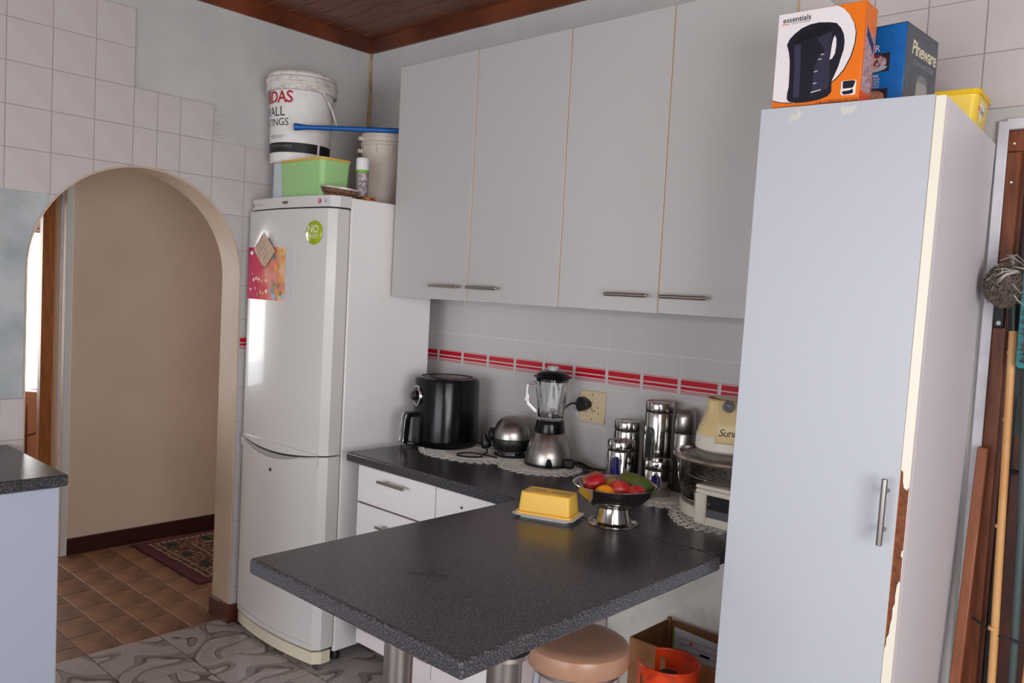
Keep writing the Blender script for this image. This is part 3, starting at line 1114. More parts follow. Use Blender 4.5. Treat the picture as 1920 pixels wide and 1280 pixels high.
# edging on the hinge side of the door: cream strip, missing in the middle
def ragged(z0, z1, jag0, jag1):
    pts = []
    n = 7
    for i in range(n + 1):
        pts.append((0.001 + 0.0225 * i / n, z0 + jag0 * (random.random() - 0.3) + (jag0 * 2.2 * (1 - i / n) if jag0 else 0)))
    for i in range(n, -1, -1):
        pts.append((0.001 + 0.0225 * i / n, z1 + jag1 * (random.random() - 0.5) + (jag1 * 2.0 * (1 - i / n) if jag1 else 0)))
    return pts
E0, E1 = TW - 0.0195, TW - 0.0002
G().box(E0, E1 - 0.0012, 0.0015, 0.004, 0.0, TH).o('bare_edge', chip, tc, smooth=0)
def edge_strip(pts):
    G().prism([(E0 + (E1 - E0) * u, z) for u, z in pts], XZ, -0.0006, 0.0016).o('edging', cream_edge, tc, smooth=0)
G().box(E0, E1, 0.004, 0.0245, 0.0, TH).o('side_panel_edge', laminate2, tc, smooth=0)
edge_strip([(0, 1.175), (0.25, 1.170), (0.30, 1.150), (0.45, 1.137), (0.8, 1.132), (1.0, 1.142), (1, TH), (0, TH)])
edge_strip([(0, 0), (1, 0), (1, 0.930), (0.85, 0.934), (0.70, 0.925), (0.62, 0.900), (0.66, 0.885), (0.48, 0.872), (0.50, 0.850), (0.38, 0.836), (0.34, 0.815), (0.12, 0.803), (0.15, 0.790), (0, 0.778)])
G().prism([(E1 - 0.004, 0.99), (E1 - 0.0005, 0.985), (E1 - 0.0005, 1.003), (E1 - 0.003, 1.0)], XZ, -0.0004, 0.0016).o('edging', cream_edge, tc, smooth=0)
G().box(TW - 0.0208, TW - 0.0198, 0.001, 0.021, 0.05, TH).o('edging', tan_edge, d, smooth=0)
bar_handle(d, (0.358, -0.034, 1.010), (0.358, -0.034, 1.155), (0, -1, 0), r=0.0065, standoff=0.034, mat=steel, inset=0.03)
yel = M('old_tape_stain', (204, 202, 196), 0.5)
G().prism([(0.07, 1.935), (0.095, 1.94), (0.10, 1.955), (0.085, 1.965), (0.09, 1.948), (0.075, 1.952)], XZ, -0.0006, 0.0).o('tape_residue', yel, d, smooth=0)
G().prism([(0.19, 1.94), (0.215, 1.945), (0.222, 1.962), (0.20, 1.957), (0.185, 1.963)], XZ, -0.0006, 0.0).o('tape_residue', yel, d, smooth=0)

# ------------------------------------------------------------------ fridge
fr = thing('fridge', 'tall white fridge freezer with curved doors, magnets and things on top', 'fridge', (0, 0, 0))
FL, FR = 0.03, 0.635


def yf(x, bulge=0.03, y0=-0.632):
    u = (x - (FL + FR) / 2) / ((FR - FL) / 2)
    u = max(-1, min(1, u))
    return y0 - bulge * (1 - u * u)


def front_plan(back, inset=0.0, y0=-0.632, rc=0.026):
    """plan outline of a bulged door"""
    P = []
    a, b = FL + inset, FR - inset
    n = 28
    for i in range(n + 1):
        x = a + (b - a) * i / n
        e = min(x - a, b - x)
        y = yf(x, y0=y0)
        if e < rc:
            y += rc - math.sqrt(max(rc * rc - (rc - e) ** 2, 0))
        P.append((x, y))
    return P + [(b, back), (a, back)]


G().box(FL + 0.004, FR, -0.545, -0.115, 0.05, 1.838).o('body', enamel_side, fr, bevel=0.006, seg=3)
SP = 0.842
g = G()
g.prism(front_plan(-0.553), XY, 0.842, 1.790)
ud = g.o('door', enamel, fr, bevel=0.006, seg=3)
g = G()
g.prism(front_plan(-0.553), XY, 0.075, 0.836)
ld = g.o('door', enamel, fr, bevel=0.006, seg=3)
G().box(FL + 0.008, FR - 0.004, -0.554, -0.544, 0.08, 1.785).o('gasket', gasket, fr, smooth=0)
G().prism(front_plan(-0.544, y0=-0.622), XY, 1.797, 1.840).o('control_panel', enamel, fr, bevel=0.006, seg=3)
G().prism(front_plan(-0.5, 0.004, y0=-0.615), XY, 1.786, 1.80).o('gap_shadow_strip', dark_gap, fr)
G().prism(front_plan(-0.56, 0.0, y0=-0.627), XY, 0.018, 0.066).o('kick_plate', fridge_cream, fr, bevel=0.006, seg=3)
G().prism(front_plan(-0.5, 0.01, y0=-0.615), XY, 0.060, 0.08).o('gap_shadow_strip', dark_gap, fr)
for fx in (FL + 0.05, FR - 0.05):
    for fy in (-0.5, -0.17):
        G().lathe([(0, 0), (0.02, 0), (0.02, 0.02), (0.01, 0.052), (0, 0.052)], 16).o('foot', black_m, fr, (fx, fy, 0))


def front_patch(poly, off=0.0012, sub=None, thick=0.001):
    g = G()
    g.prism(poly, lambda u, v, w: (u, yf(u) + w, v), -off - thick, -off + 0.0006)
    return g


def front_grid(x0, x1, z0, z1, off=0.0015, n=14, zf=None):
    g = G()
    V, F = [], []
    for i in range(n + 1):
        x = x0 + (x1 - x0) * i / n
        a, b = (z0, z1) if zf is None else zf(x)
        for z, o_ in ((a, off), (b, off), (b, -0.002), (a, -0.002)):
            V.append((x, yf(x) - o_, z))
    for i in range(n):
        for j in range(4):
            F.append((4 * i + j, 4 * i + 4 + j, 4 * i + 4 + (j + 1) % 4, 4 * i + (j + 1) % 4))
    F += [(0, 1, 2, 3), (4 * n, 4 * n + 3, 4 * n + 2, 4 * n + 1)]
    return g.add(V, F)


# handle scoop in the split between the doors
def lens(x0, x1, zc, h, dz=0.0):
    def f(x):
        u = (x - x0) / (x1 - x0)
        b = 4 * u * (1 - u)
        return zc + dz * u - h * b, zc + dz * u + 0.0006
    return f


def bow(x, a=0.05, b=0.615):
    u = (x - a) / (b - a)
    return 4 * u * (1 - u)


front_grid(0.045, 0.615, 0, 0, off=0.006, n=30, zf=lambda x: (0.842 - 0.022 * bow(x), 0.842 + 0.002 + 0.010 * bow(x))).o('handle_lip', enamel, ud, smooth=50)
front_grid(0.10, 0.60, 0, 0, off=0.003, n=30, zf=lambda x: (0.838 - 0.027 * bow(x), 0.8425 - 0.022 * bow(x))).o('handle_recess', dark_gap, ld, smooth=50)
front_grid(0.08, 0.50, 0, 0, off=0.0035, n=30, zf=lambda x: (0.834 - 0.030 * bow(x) - 0.012 * bow(x, .08, .5), 0.838 - 0.027 * bow(x))).o('handle_scoop', M('scoop_silver_plastic', (176, 176, 176), 0.25, 0.2), ld, smooth=50)
front_grid(0.045, 0.615, 0, 0, off=0.006, n=30, zf=lambda x: (0.800 - 0.026 * bow(x), 0.834 - 0.031 * bow(x) - 0.0125 * max(0, bow(x, .08, .5)))).o('handle_lip', enamel, ld, smooth=50)
G().tube([(FL + 0.01 + (FR - FL - 0.02) * i / 20, yf(FL + 0.01 + (FR - FL - 0.02) * i / 20) - 0.0005, 0.098) for i in range(21)], 0.0012, 4).o('seam_line', gasket, ld)
G().lathe([(0, 0), (0.007, 0), (0.007, 0.003), (0, 0.003)], 16).o('keyhole', dark_gap, ld, (0.321, yf(0.321) - 0.0, 0.739), (PI / 2, 0, 0))
# control panel marks
yp = lambda x: yf(x, y0=-0.622)
G().ell((0, 0, 0), 0.024, 0.002, 0.006, 20, 8).o('display', M('olive_display', (104, 98, 58), 0.3), fr, (0.34, yp(0.34), 1.818))
for x in (0.268, 0.412):
    G().ell((0, 0, 0), 0.006, 0.003, 0.006, 14, 8).o('button', enamel, fr, (x, yp(x), 1.82))
G().prism(circle2(0.555, 1.819, 0.0095, None, 24), XZ, yp(0.555) - 0.0012, yp(0.555) + 0.004).o('round_logo', M('magenta_logo', (190, 30, 92), 0.4), fr)
G().prism(circle2(0.552, 1.823, 0.0016, None, 10), XZ, yp(0.555) - 0.0018, yp(0.555)).o('logo_dot', print_wht, fr)
G().box(0.5545, 0.5558, yp(0.555) - 0.0018, yp(0.555), 1.815, 1.8255).box(0.5545, 0.559, yp(0.555) - 0.0018, yp(0.555), 1.8142, 1.8152).o('logo_line', print_wht, fr, smooth=0)
lettering('lettering', 'LG', 0.019, lambda x, y: (0.5855 + x, yp(0.585) - 0.0008, 1.8185 + y), print_gry, fr)
lettering('lettering', 'MULTI FLOW', 0.009, lambda x, y: (0.125 + x, yp(0.125 + x) - 0.0008, 1.8165 + y), print_gry, fr, spacing=1.1)
G().prism(rrect(0.062, 0.072, 1.808, 1.826, 0.004), XZ, yp(0.067) - 0.0008, yp(0.067) + 0.003).o('round_logo', print_gry, fr)

# magnets: things of their own
mg = tag(front_grid(0.053, 0.375, 1.425, 1.640, off=0.003, n=16).o('picture_card', art_m, None, smooth=50), 'pink flowery picture held on the upper fridge door', 'picture')
def bump_patch(nm, cx, cz, rx, rz, m, n=14, off=0.0042):
    front = [(cx + rx * math.cos(2 * PI * i / n), cz + rz * math.sin(2 * PI * i / n)) for i in range(n)]
    return G().prism(front, lambda u, v, w: (u, yf(u) + w, v), -off, -0.002).o(nm, m, mg, smooth=0)
pal = [M('print_white_petal', (240, 226, 222), .5), M('print_orange', (226, 150, 40), .5), M('print_teal', (92, 150, 150), .5), M('print_olive', (132, 124, 66), .5), M('print_rose', (204, 60, 84), .5), M('print_sky', (140, 190, 214), .5)]
random.seed(3)
for (cx, cz, k, r) in ((0.12, 1.505, 0, .008), (0.145, 1.512, 0, .008), (0.17, 1.508, 0, .008), (0.20, 1.502, 1, .009), (0.235, 1.505, 0, .007), (0.09, 1.465, 0, .007), (0.30, 1.60, 2, .011), (0.31, 1.565, 1, .012), (0.315, 1.55, 1, .009),
                       (0.30, 1.49, 3, .014), (0.33, 1.485, 3, .012), (0.345, 1.51, 1, .010), (0.29, 1.465, 2, .014), (0.32, 1.46, 1, .010), (0.35, 1.455, 3, .012), (0.30, 1.44, 5, .014), (0.36, 1.44, 5, .010), (0.19, 1.455, 1, .009), (0.16, 1.445, 3, .008), (0.215, 1.452, 1, .008), (0.24, 1.46, 0, .010), (0.355, 1.625, 1, .010), (0.105, 1.53, 4, .008), (0.14, 1.47, 4, .010)):
    bump_patch('flower_print', cx, cz, r, r * 0.9, pal[k], 7)
bump_patch('white_tag', 0.092, 1.617, 0.022, 0.010, print_wht, 4)
o = front_grid(0.378, 0.436, 1.430, 1.643, off=0.002, n=6).o('plastic_sheet', M('clear_sleeve', (206, 206, 210), 0.12), None, smooth=50)
tag(o, 'clear plastic sleeve on the fridge door beside the pink picture', 'sleeve')
dm = thing('recipe_card', 'diamond shaped beige card with small writing over the pink picture', 'card', (0.232, -0.672, 1.627))
dia = [(-0.006, 0.072), (0.082, -0.004), (0.004, -0.075), (-0.078, 0.002)]
G().prism(dia, XZ, -0.002, 0.001).o('card', M('beige_card', (206, 178, 156), 0.6, noise=(40, (188, 160, 138), 0.4, 0.6)), dm, smooth=0)
ang = math.atan2(0.07, 0.072)
def dfn(ox, oz):
    return lambda x, y: (ox + x * math.cos(ang) - y * math.sin(ang), -0.0026, oz + x * math.sin(ang) + y * math.cos(ang))
lettering('lettering', 'MESSAGE', 0.017, dfn(-0.037, 0.034), print_blk, dm)
for q in range(4):
    G().tube([dfn(-0.030 + 0.014 * q, 0.018 - 0.014 * q)(-0.030, 0), dfn(-0.030 + 0.014 * q, 0.018 - 0.014 * q)(0.032, 0)], 0.0006, 4).o('writing_line', M('faded_ink', (130, 110, 100), .6), dm)
G().lathe([(0, 0), (0.004, 0), (0.004, 0.003), (0, 0.004)], 10).o('red_pin', print_red, dm, (0.003, -0.002, -0.07), (PI / 2, 0, 0))
bd = thing('badge_magnet', 'round lime green badge magnet reading NO FROST on the fridge door', 'magnet', (0.546, -0.647, 1.697), (0, 0, rad(8)))
G().lathe([(0, 0.0), (0.046, 0.0), (0.046, 0.003), (0.042, 0.006), (0, 0.008)], 40).o('disc', M('lime_badge', (158, 176, 20), 0.25, coat=0.5), bd, rot=(PI / 2, 0, 0))
lettering('lettering', 'NO', 0.040, lambda x, y: (x, -0.0085, y + 0.012), M('pale_badge_print', (226, 232, 190), .4), bd, bold=0.0008)
lettering('lettering', 'FROST', 0.019, lambda x, y: (x, -0.0085, y - 0.016), M('pale_badge_print', (226, 232, 190)), bd, bold=0.0004)
G().box(-0.024, 0.024, -0.0086, -0.0078, -0.0035, -0.0025).o('line_print', M('pale_badge_print', (226, 232, 190)), bd, smooth=0)

# ------------------------------------------------------------------ on top of the fridge
FT = 1.839
gb_ = thing('storage_box', 'mint green plastic storage box with a mustard lid rim on the fridge', 'box', (0.360, -0.532, FT))
g = G()
w0, w1, dd0, dd1 = 0.144, 0.152, 0.064, 0.070
V = []
for (a, b, z) in ((w0, dd0, 0.0), (w1, dd1, 0.148)):
    V.append([(x, y, z) for x, y in rrect(-a, a, -b, b, 0.022, 5)])
n = len(V[0])
g.add(V[0] + V[1], [(i, (i + 1) % n, n + (i + 1) % n, n + i) for i in range(n)] + [tuple(range(n - 1, -1, -1)), tuple(range(n, 2 * n))])
g.o('box_body', green_pl, gb_)
G().prism(rrect(-w1 - 0.004, w1 + 0.004, -dd1 - 0.004, dd1 + 0.004, 0.026), XY, 0.148, 0.158).o('lid', yellow_rim, gb_, bevel=0.002)

ob = thing('storage_tub', 'milky translucent tub standing behind the green box', 'tub', (0.163, -0.500, FT))
G().prism(rrect(-0.041, 0.041, -0.085, 0.16, 0.02), XY, 0.0, 0.158).o('tub_body', frost_pl, ob, bevel=0.003)

bk_ = thing('paint_bucket', 'large white lidded paint bucket with red and black lettering on the green box', 'bucket', (0.160, -0.477, FT + 0.159))
BH_ = 0.372
br = lambda z: 0.122 + 0.014 * z / BH_
G().lathe([(0, 0.004), (br(0) - 0.006, 0.0), (br(0), 0.006), (br(.3), 0.30), (br(.315) + 0.004, 0.305), (br(.315) + 0.004, 0.312), (br(.33), 0.315), (br(.34), 0.335), (0, 0.335)], 64).o('bucket_body', bucket_m, bk_)
G().lathe([(0.1385, 0.292), (0.1465, 0.294), (0.1465, 0.318), (0.1435, 0.320), (0.1435, 0.326), (0.149, 0.328), (0.149, 0.345), (0.143, 0.352), (0.143, 0.362), (0.138, 0.369), (0.128, 0.369), (0.125, 0.356), (0, 0.356)], 64).o('lid', grime, bk_)
ab = face_angle(0.160, -0.477)


def cylfn(a_c, zc, rfun, off=0.0006, right=False):
    def f(x, y):
        r = rfun(zc + y) + off
        a = a_c + x / r
        return (r * math.cos(a), r * math.sin(a), zc + y)
    return f


lettering('lettering', 'MIDAS', 0.068, cylfn(ab + rad(-15), 0.262, br), print_red, bk_, align='RIGHT', bold=0.0012, spacing=0.92)
lettering('lettering', 'WALL', 0.055, cylfn(ab + rad(-30), 0.204, br), print_blk, bk_, align='RIGHT')
lettering('lettering', 'COATINGS', 0.043, cylfn(ab + rad(-22), 0.161, br), print_blk, bk_, align='RIGHT')
for q, dz in enumerate((0.107, 0.099)):
    lettering('lettering', ('PREMIUM QUALITY', 'ACRYLIC PAINT')[q], 0.010, cylfn(ab + rad(-50), dz, br), print_gry, bk_)


def band(a0, a1, z0, z1, rfun, off=0.0004, n=30):
    V, F = [], []
    for i in range(n + 1):
        a = a0 + (a1 - a0) * i / n
        for z in (z0, z1):
            r = rfun(z) + off
            V.append((r * math.cos(a), r * math.sin(a), z))
    F = [(2 * i, 2 * i + 2, 2 * i + 3, 2 * i + 1) for i in range(n)]
    return G().add(V, F)


band(ab - rad(150), ab + rad(34), 0.040, 0.080, br).o('black_band', print_blk, bk_)
band(ab + rad(39), ab + rad(110), 0.040, 0.080, br).o('black_band', print_blk, bk_)
lettering('lettering', 'PAINTS WORLD', 0.014, cylfn(ab + rad(-38), 0.064, br, 0.001), print_gry, bk_)
# bail handle hanging at the right
ah = ab + rad(62)
pts = []
for da_, z, r_ in ((33, 0.300, 0.149), (42, 0.272, 0.150), (56, 0.225, 0.153), (70, 0.178, 0.156), (80, 0.158, 0.157), (90, 0.162, 0.157), (106, 0.200, 0.155), (130, 0.300, 0.149)):
    pts.append((r_ * math.cos(ab + rad(da_)), r_ * math.sin(ab + rad(da_)), z))
G().tube(spline(pts, 6), 0.0048, 8).o('bail_handle', grime, bk_)

sb = thing('small_bucket', 'old beige plastic bucket tucked between the paint bucket and wall cupboard', 'bucket', (0.415, -0.225, FT))
G().lathe([(0, 0.0), (0.084, 0.0), (0.086, 0.004), (0.096, 0.255), (0.100, 0.258), (0.100, 0.270), (0.096, 0.273), (0.097, 0.290), (0.101, 0.292), (0.101, 0.305), (0.097, 0.308), (0.093, 0.305), (0.082, 0.012), (0, 0.012)], 56).o('bucket_body', bucket2_m, sb)
aa = face_angle(0.415, -0.225)
for dz in (0.232, 0.284):
    G().box(-0.008, 0.016, -0.01, 0.01, -0.008, 0.008).o('handle_lug', bucket2_m, sb, (0.1 * math.cos(aa - rad(72)), 0.1 * math.sin(aa - rad(72)), dz), (0, 0, aa - rad(72)), bevel=0.003)
for a in range(8):
    q = aa - rad(140) + rad(40) * a
    G().box(0.0, 0.006, -0.0015, 0.0015, 0.225, 0.258).o('rib', bucket2_m, sb, (0.093 * math.cos(q), 0.093 * math.sin(q), 0), (0, 0, q))

bt_ = thing('blue_tube', 'blue plastic tube lying across the small bucket rim in front of the paint bucket', 'tube', (0, 0, 0))
p0, p1 = Vector((0.300, -0.600, 2.130)), Vector((0.560, -0.205, 2.158))
dv = (p1 - p0)
pts = [p0 + dv * t for t in (0.0, 0.001, 0.03, 0.09, 0.12, 1.0)]
G().tube(pts, 0.01, 16, radii=[0.012, 0.0145, 0.0145, 0.011, 0.0095, 0.011]).o('tube', blue_pl, bt_)
G().tube([p0 - dv.normalized() * 0.001, p0 + dv.normalized() * 0.0005], 0.010, 16).o('tube_mouth', M('dark_blue_mouth', (8, 60, 120), .5), bt_)

sp = thing('spray_can', 'slim spray can with white cap and green collar beside the green box', 'can', (0.520, -0.414, FT))
G().lathe([(0, 0.0), (0.024, 0.0), (0.026, 0.003), (0.026, 0.115), (0.024, 0.122), (0, 0.122)], 32).o('can_body', M('printed_tin', (176, 168, 172), 0.3, 0.5), sp)
band(face_angle(0.520, -0.414) - rad(30), face_angle(0.520, -0.414) + rad(50), 0.01, 0.115, lambda z: 0.026, n=12).o('label_panel', M('mauve_label', (120, 100, 116), 0.5, noise=(80, (200, 190, 196), 0.4, 0.6)), sp)
G().lathe([(0.0265, 0.118), (0.0275, 0.119), (0.0275, 0.128), (0.0265, 0.129), (0, 0.129)], 32).o('collar', M('green_collar', (120, 180, 60), 0.4), sp)
G().lathe([(0, 0.129), (0.0265, 0.129), (0.0265, 0.172), (0.024, 0.177), (0, 0.177)], 32).o('cap', print_wht, sp)

wp = thing('woven_tray', 'small brown woven oval tray resting on the fridge top edge', 'tray', (0.577, -0.560, FT + 0.010), (0, rad(5), rad(54)))
wp.scale = (1.0, 0.52, 1.7)
G().lathe([(0, -0.004), (0.05, -0.004), (0.070, 0.004), (0.075, 0.012), (0.073, 0.013), (0.05, 0.001), (0, 0.0)], 40).o('tray', M('brown_wicker', (118, 84, 62), 0.7, noise=(90, (70, 46, 34), 0.4, 0.6), bump=(160, 0.6)), wp)
for i in range(30):
    a = 2 * PI * i / 30
    G().tube([(0.052 * math.cos(a), 0.052 * math.sin(a), -0.003), (0.072 * math.cos(a), 0.072 * math.sin(a), 0.008)], 0.0014, 5).o('rib', M('pale_wicker', (176, 140, 108), 0.7), wp)
G().lathe([(0.072, 0.011), (0.077, 0.012), (0.077, 0.016), (0.072, 0.016)], 40).o('rim', M('silver_rim', (176, 170, 164), 0.4, 0.6), wp)
cd_ = thing('candle_stub', 'small shiny orange and brown wrapped candy at the fridge top edge', 'candy', (0.600, -0.462, FT + 0.007), (0, rad(0), rad(48)))
G().tube([(-0.045, 0, -0.001), (-0.025, 0, 0), (-0.02, 0, 0), (0.0, 0, 0), (0.02, 0, 0), (0.026, 0, 0), (0.045, 0, 0.001)], 0.005, 10, radii=[0.006, 0.003, 0.006, 0.0065, 0.006, 0.003, 0.0075]).o('wrapper', M('orange_foil', (200, 110, 40), 0.25, 0.6, noise=(70, (90, 50, 20), 0.4, 0.6)), cd_)
cd_.name = 'wrapped_candy'

# ------------------------------------------------------------------ on top of the tall cupboard (local frame of its tilt ignored)
TT = 1.974
# kettle box
kx, ky, kr_ = 2.352, -0.600, rad(1.0)
kb = thing('kettle_box', 'orange and white kettle carton with a black kettle picture on the tall cupboard', 'box', (kx, ky, TT), (0, rad(0.8), kr_))
KW, KH, KD = 0.202, 0.217, 0.075
G().box(0, KW, 0, KD, 0, KH).o('carton', orange_c, kb, bevel=0.0012, seg=1)


def quadmap(TL, TR, BL, BR, W_, H_):
    """pixel in a zoomed view of the box face -> local (x, z)"""
    def f(px, py):
        u, v = 0.5, 0.5
        for _ in range(25):
            x = (1 - v) * ((1 - u) * TL[0] + u * TR[0]) + v * ((1 - u) * BL[0] + u * BR[0])
            y = (1 - v) * ((1 - u) * TL[1] + u * TR[1]) + v * ((1 - u) * BL[1] + u * BR[1])
            dxu = (1 - v) * (TR[0] - TL[0]) + v * (BR[0] - BL[0])
            dyu = (1 - v) * (TR[1] - TL[1]) + v * (BR[1] - BL[1])
            dxv = (1 - u) * (BL[0] - TL[0]) + u * (BR[0] - TR[0])
            dyv = (1 - u) * (BL[1] - TL[1]) + u * (BR[1] - TR[1])
            det = dxu * dyv - dxv * dyu
            ex, ey = px - x, py - y
            u += (ex * dyv - ey * dxv) / det
            v += (ey * dxu - ex * dyu) / det
        return (u * W_, (1 - v) * H_)
    return f


kq = quadmap((105, 150), (1100, 25), (38, 1205), (1040, 1112), KW, KH)


def flat(name, pts, depth, mat, parent, q=kq):
    P = [q(*p) for p in pts]
    return G().prism(P, XZ, -depth, -0.0001).o(name, mat, parent, smooth=0)


flat('white_panel', [(110, 152), (785, 72), (860, 110), (930, 185), (980, 280), (1000, 380), (990, 500), (950, 640), (880, 780), (800, 875), (740, 925), (600, 1050), (440, 1120), (300, 1148), (160, 1148), (50, 1125)], 0.0004, white_c, kb)
arc = [(785, 72), (860, 110), (930, 185), (980, 280), (1000, 380), (990, 500), (950, 640), (880, 780), (800, 875), (740, 925)]
flat('black_arc', arc + [(x - 9, y - 7) for x, y in reversed(arc)], 0.0007, print_blk, kb)
arc = [(50, 1125), (160, 1148), (300, 1148)]
flat('black_arc', arc + [(x, y - 9) for x, y in reversed(arc)], 0.0007, print_blk, kb)
navy = M('kettle_print_navy', (22, 20, 36), 0.35)
navy2 = M('kettle_print_violet', (46, 44, 66), 0.35)
navy3 = M('kettle_print_black', (10, 10, 16), 0.35)
kettle = [(212, 490), (245, 425), (300, 370), (380, 310), (480, 268), (580, 250), (700, 252), (780, 265), (830, 320), (862, 390), (873, 470), (865, 560), (840, 640), (812, 740), (770, 840), (742, 900), (740, 960), (742, 1020), (700, 1070), (600, 1110), (470, 1135), (330, 1145), (250, 1130), (224, 1100), (228, 1040), (245, 960), (250, 800), (250, 680), (238, 580)]
flat('kettle_picture', kettle, 0.0010, navy, kb)
flat('kettle_picture', [(765, 400), (782, 440), (782, 520), (770, 600), (740, 655), (712, 668), (722, 600), (735, 500), (750, 430)], 0.0014, white_c, kb)
flat('kettle_picture', [(300, 500), (380, 480), (380, 700), (370, 1080), (300, 1080), (310, 800)], 0.0013, M('kettle_print_sheen', (52, 50, 76), .35), kb)
flat('kettle_picture', [(560, 430), (735, 350), (725, 480), (705, 640), (720, 780), (715, 900), (700, 990), (520, 1030), (525, 900), (540, 760), (600, 620), (660, 570), (620, 500)], 0.0013, navy2, kb)
flat('kettle_picture', [(290, 480), (350, 400), (450, 330), (590, 290), (730, 290), (745, 340), (640, 385), (480, 430), (340, 470)], 0.0013, navy3, kb)
flat('kettle_picture', [(508, 1022), (620, 992), (622, 1004), (508, 1036)], 0.0016, M('kettle_print_silver', (190, 190, 200), .35), kb)
for (x, y) in ((630, 610), (600, 662), (558, 798), (550, 930)):
    flat('kettle_picture', [(x - 18, y - 6), (x + 22, y - 12), (x + 22, y - 2), (x - 18, y + 6)], 0.0016, M('kettle_print_silver', (190, 190, 200)), kb)
flat('inset_panel', [(850, 915), (870, 902), (1000, 893), (1014, 905), (1006, 1045), (990, 1056), (860, 1064), (843, 1050)], 0.0007, white_c, kb)
flat('inset_picture', [(868, 908), (975, 898), (1005, 905), (985, 965), (972, 980), (868, 990)], 0.0011, navy, kb)
flat('inset_picture', [(858, 1035), (870, 1018), (940, 1008), (975, 990), (985, 1030), (960, 1045), (880, 1056)], 0.0011, navy, kb)


def qtext(name, body, px, py, size, mat, parent, slope, q=kq, off=0.0012, **k):
    cx, cz = q(px, py)
    lettering(name, body, size, lambda x, y: (cx + x, -off, cz + y + slope * x), mat, parent, **k)


qtext('lettering', 'essentials', 325, 202, 0.0172, print_blk, kb, 0.0, bold=0.0002, spacing=1.02)
qtext('lettering', 'VALUE FOR MONEY', 375, 240, 0.0052, print_gry, kb, 0.0)
qtext('lettering', '1.7L CORDLESS KETTLE', 800, 1122, 0.0086, print_blk, kb, 0.0, spacing=1.05)
flat('red_underline', [(148, 262), (230, 254), (230, 262), (148, 271)], 0.0008, M('orange_red_print', (230, 84, 40), .5), kb)
# side panel of the kettle box (+x face), printed pale panel and spec text
sq = lambda pts, m, d=0.0005: G().prism(pts, lambda u, v, w: (w, u, v), KW, KW + d).o('side_print', m, kb, smooth=0)
sq([(0.012, 0.025), (0.066, 0.022), (0.068, 0.150), (0.012, 0.165)], M('pale_side_print', (202, 172, 172), .5, noise=(160, (150, 120, 140), 0.42, 0.58)))
sq([(0.016, 0.145), (0.064, 0.115), (0.064, 0.135), (0.016, 0.165)], M('navy_side_print', (40, 52, 100), .5), 0.0009)
sq([(0.0, 0.0), (0.075, 0.0), (0.075, 0.018), (0.0, 0.022)], M('orange_red_print', (230, 84, 40)), 0.0007)

# blue carton behind
bb = thing('steamer_box', 'blue and grey appliance carton with food pictures behind the kettle box', 'box', (2.405, -0.445, TT), (0, 0, rad(-3)))
BW_, BHh, BD = 0.195, 0.198, 0.20
G().box(0, BW_, 0, BD, 0, BHh).o('carton', blue_c, bb, bevel=0.0015, seg=1)
G().box(0, BW_, 0.0, BD, BHh, BHh + 0.001).o('worn_top', M('dark_brown_top', (70, 54, 46), .8), bb)
G().box(BW_, BW_ + 0.0006, 0.001, BD - 0.001, 0.001, BHh - 0.001).o('grey_side', grey_c, bb, smooth=0)
bq = lambda nm, x0, x1, z0, z1, m, d=0.0006: G().box(x0, x1, -d, 0, z0, z1).o(nm, m, bb, smooth=0)
pic = M('dark_food_picture', (48, 36, 44), .4)
for z0, fm in ((0.092, M('salad_print', (190, 170, 176), .5, noise=(120, (120, 40, 50), 0.42, 0.56))), (0.010, M('potato_print', (206, 150, 122), .5, noise=(70, (150, 96, 74), 0.4, 0.6)))):
    bq('food_picture', 0.095, 0.161, z0, z0 + 0.043, pic)
    G().prism(circle2(0.124, z0 + 0.022, 0.030, 0.019, 20), XZ, -0.0011, 0).o('food_print', fm, bb, smooth=0)
    G().prism(circle2(0.124, z0 + 0.012, 0.032, 0.011, 20, PI, 2 * PI), XZ, -0.0014, 0).o('food_print', M('glass_bowl_print', (170, 176, 186), .4), bb, smooth=0)
lettering('lettering', 'e', 0.030, lambda x, y: (0.114 + x, -0.0008, 0.171 + y), M('cream_print', (232, 224, 190), .5), bb, shear=0.3)
lettering('lettering', 'STEAMER', 0.021, lambda x, y: (0.137 + x, -0.0008, 0.147 + y), print_wht, bb, align='RIGHT', spacing=0.9)
lettering('lettering', 'STEAMER', 0.009, lambda x, y: (0.138 + x, -0.0008, 0.083 + y), print_wht, bb, align='RIGHT')
for q in range(4):
    lettering('lettering', ('VEGETABLES', 'RICE COOK', 'FISH MEAT', 'HEALTHY FOOD')[q], 0.006, lambda x, y: (0.141 + x, -0.0008, 0.076 - q * 0.006 + y), print_wht, bb, align='RIGHT')
gs = lambda x, y, cy, cz, sl=0.0: (BW_ + 0.0012, cy + x, cz + y + sl * x)
crp = M('cream_print', (232, 224, 190))
lettering('lettering', 'Pineware', 0.046, lambda x, y: gs(x, y, 0.112, 0.150), crp, bb, shear=0.15, bold=0.0008, spacing=0.9)
lettering('lettering', 'COOK AND STEAM', 0.017, lambda x, y: gs(x, y, 0.112, 0.119), M('dim_print', (150, 150, 152), .5), bb, spacing=0.85)
G().prism(rrect(0.075, 0.145, 0.0, 0.080, 0.012), lambda u, v, w: (w, u, v), BW_, BW_ + 0.0011).o('pot_print', M('pot_print', (158, 156, 158), .4), bb, smooth=0)
G().prism(circle2(0.11, 0.080, 0.034, 0.018, 16, 0, PI), lambda u, v, w: (w, u, v), BW_, BW_ + 0.0011).o('pot_print', M('pot_lid_print', (120, 122, 128), .4), bb, smooth=0)
G().box(BW_, BW_ + 0.0016, 0.095, 0.125, 0.018, 0.045).o('pot_print', M('pot_print_dark', (60, 62, 70), .4), bb, smooth=0)

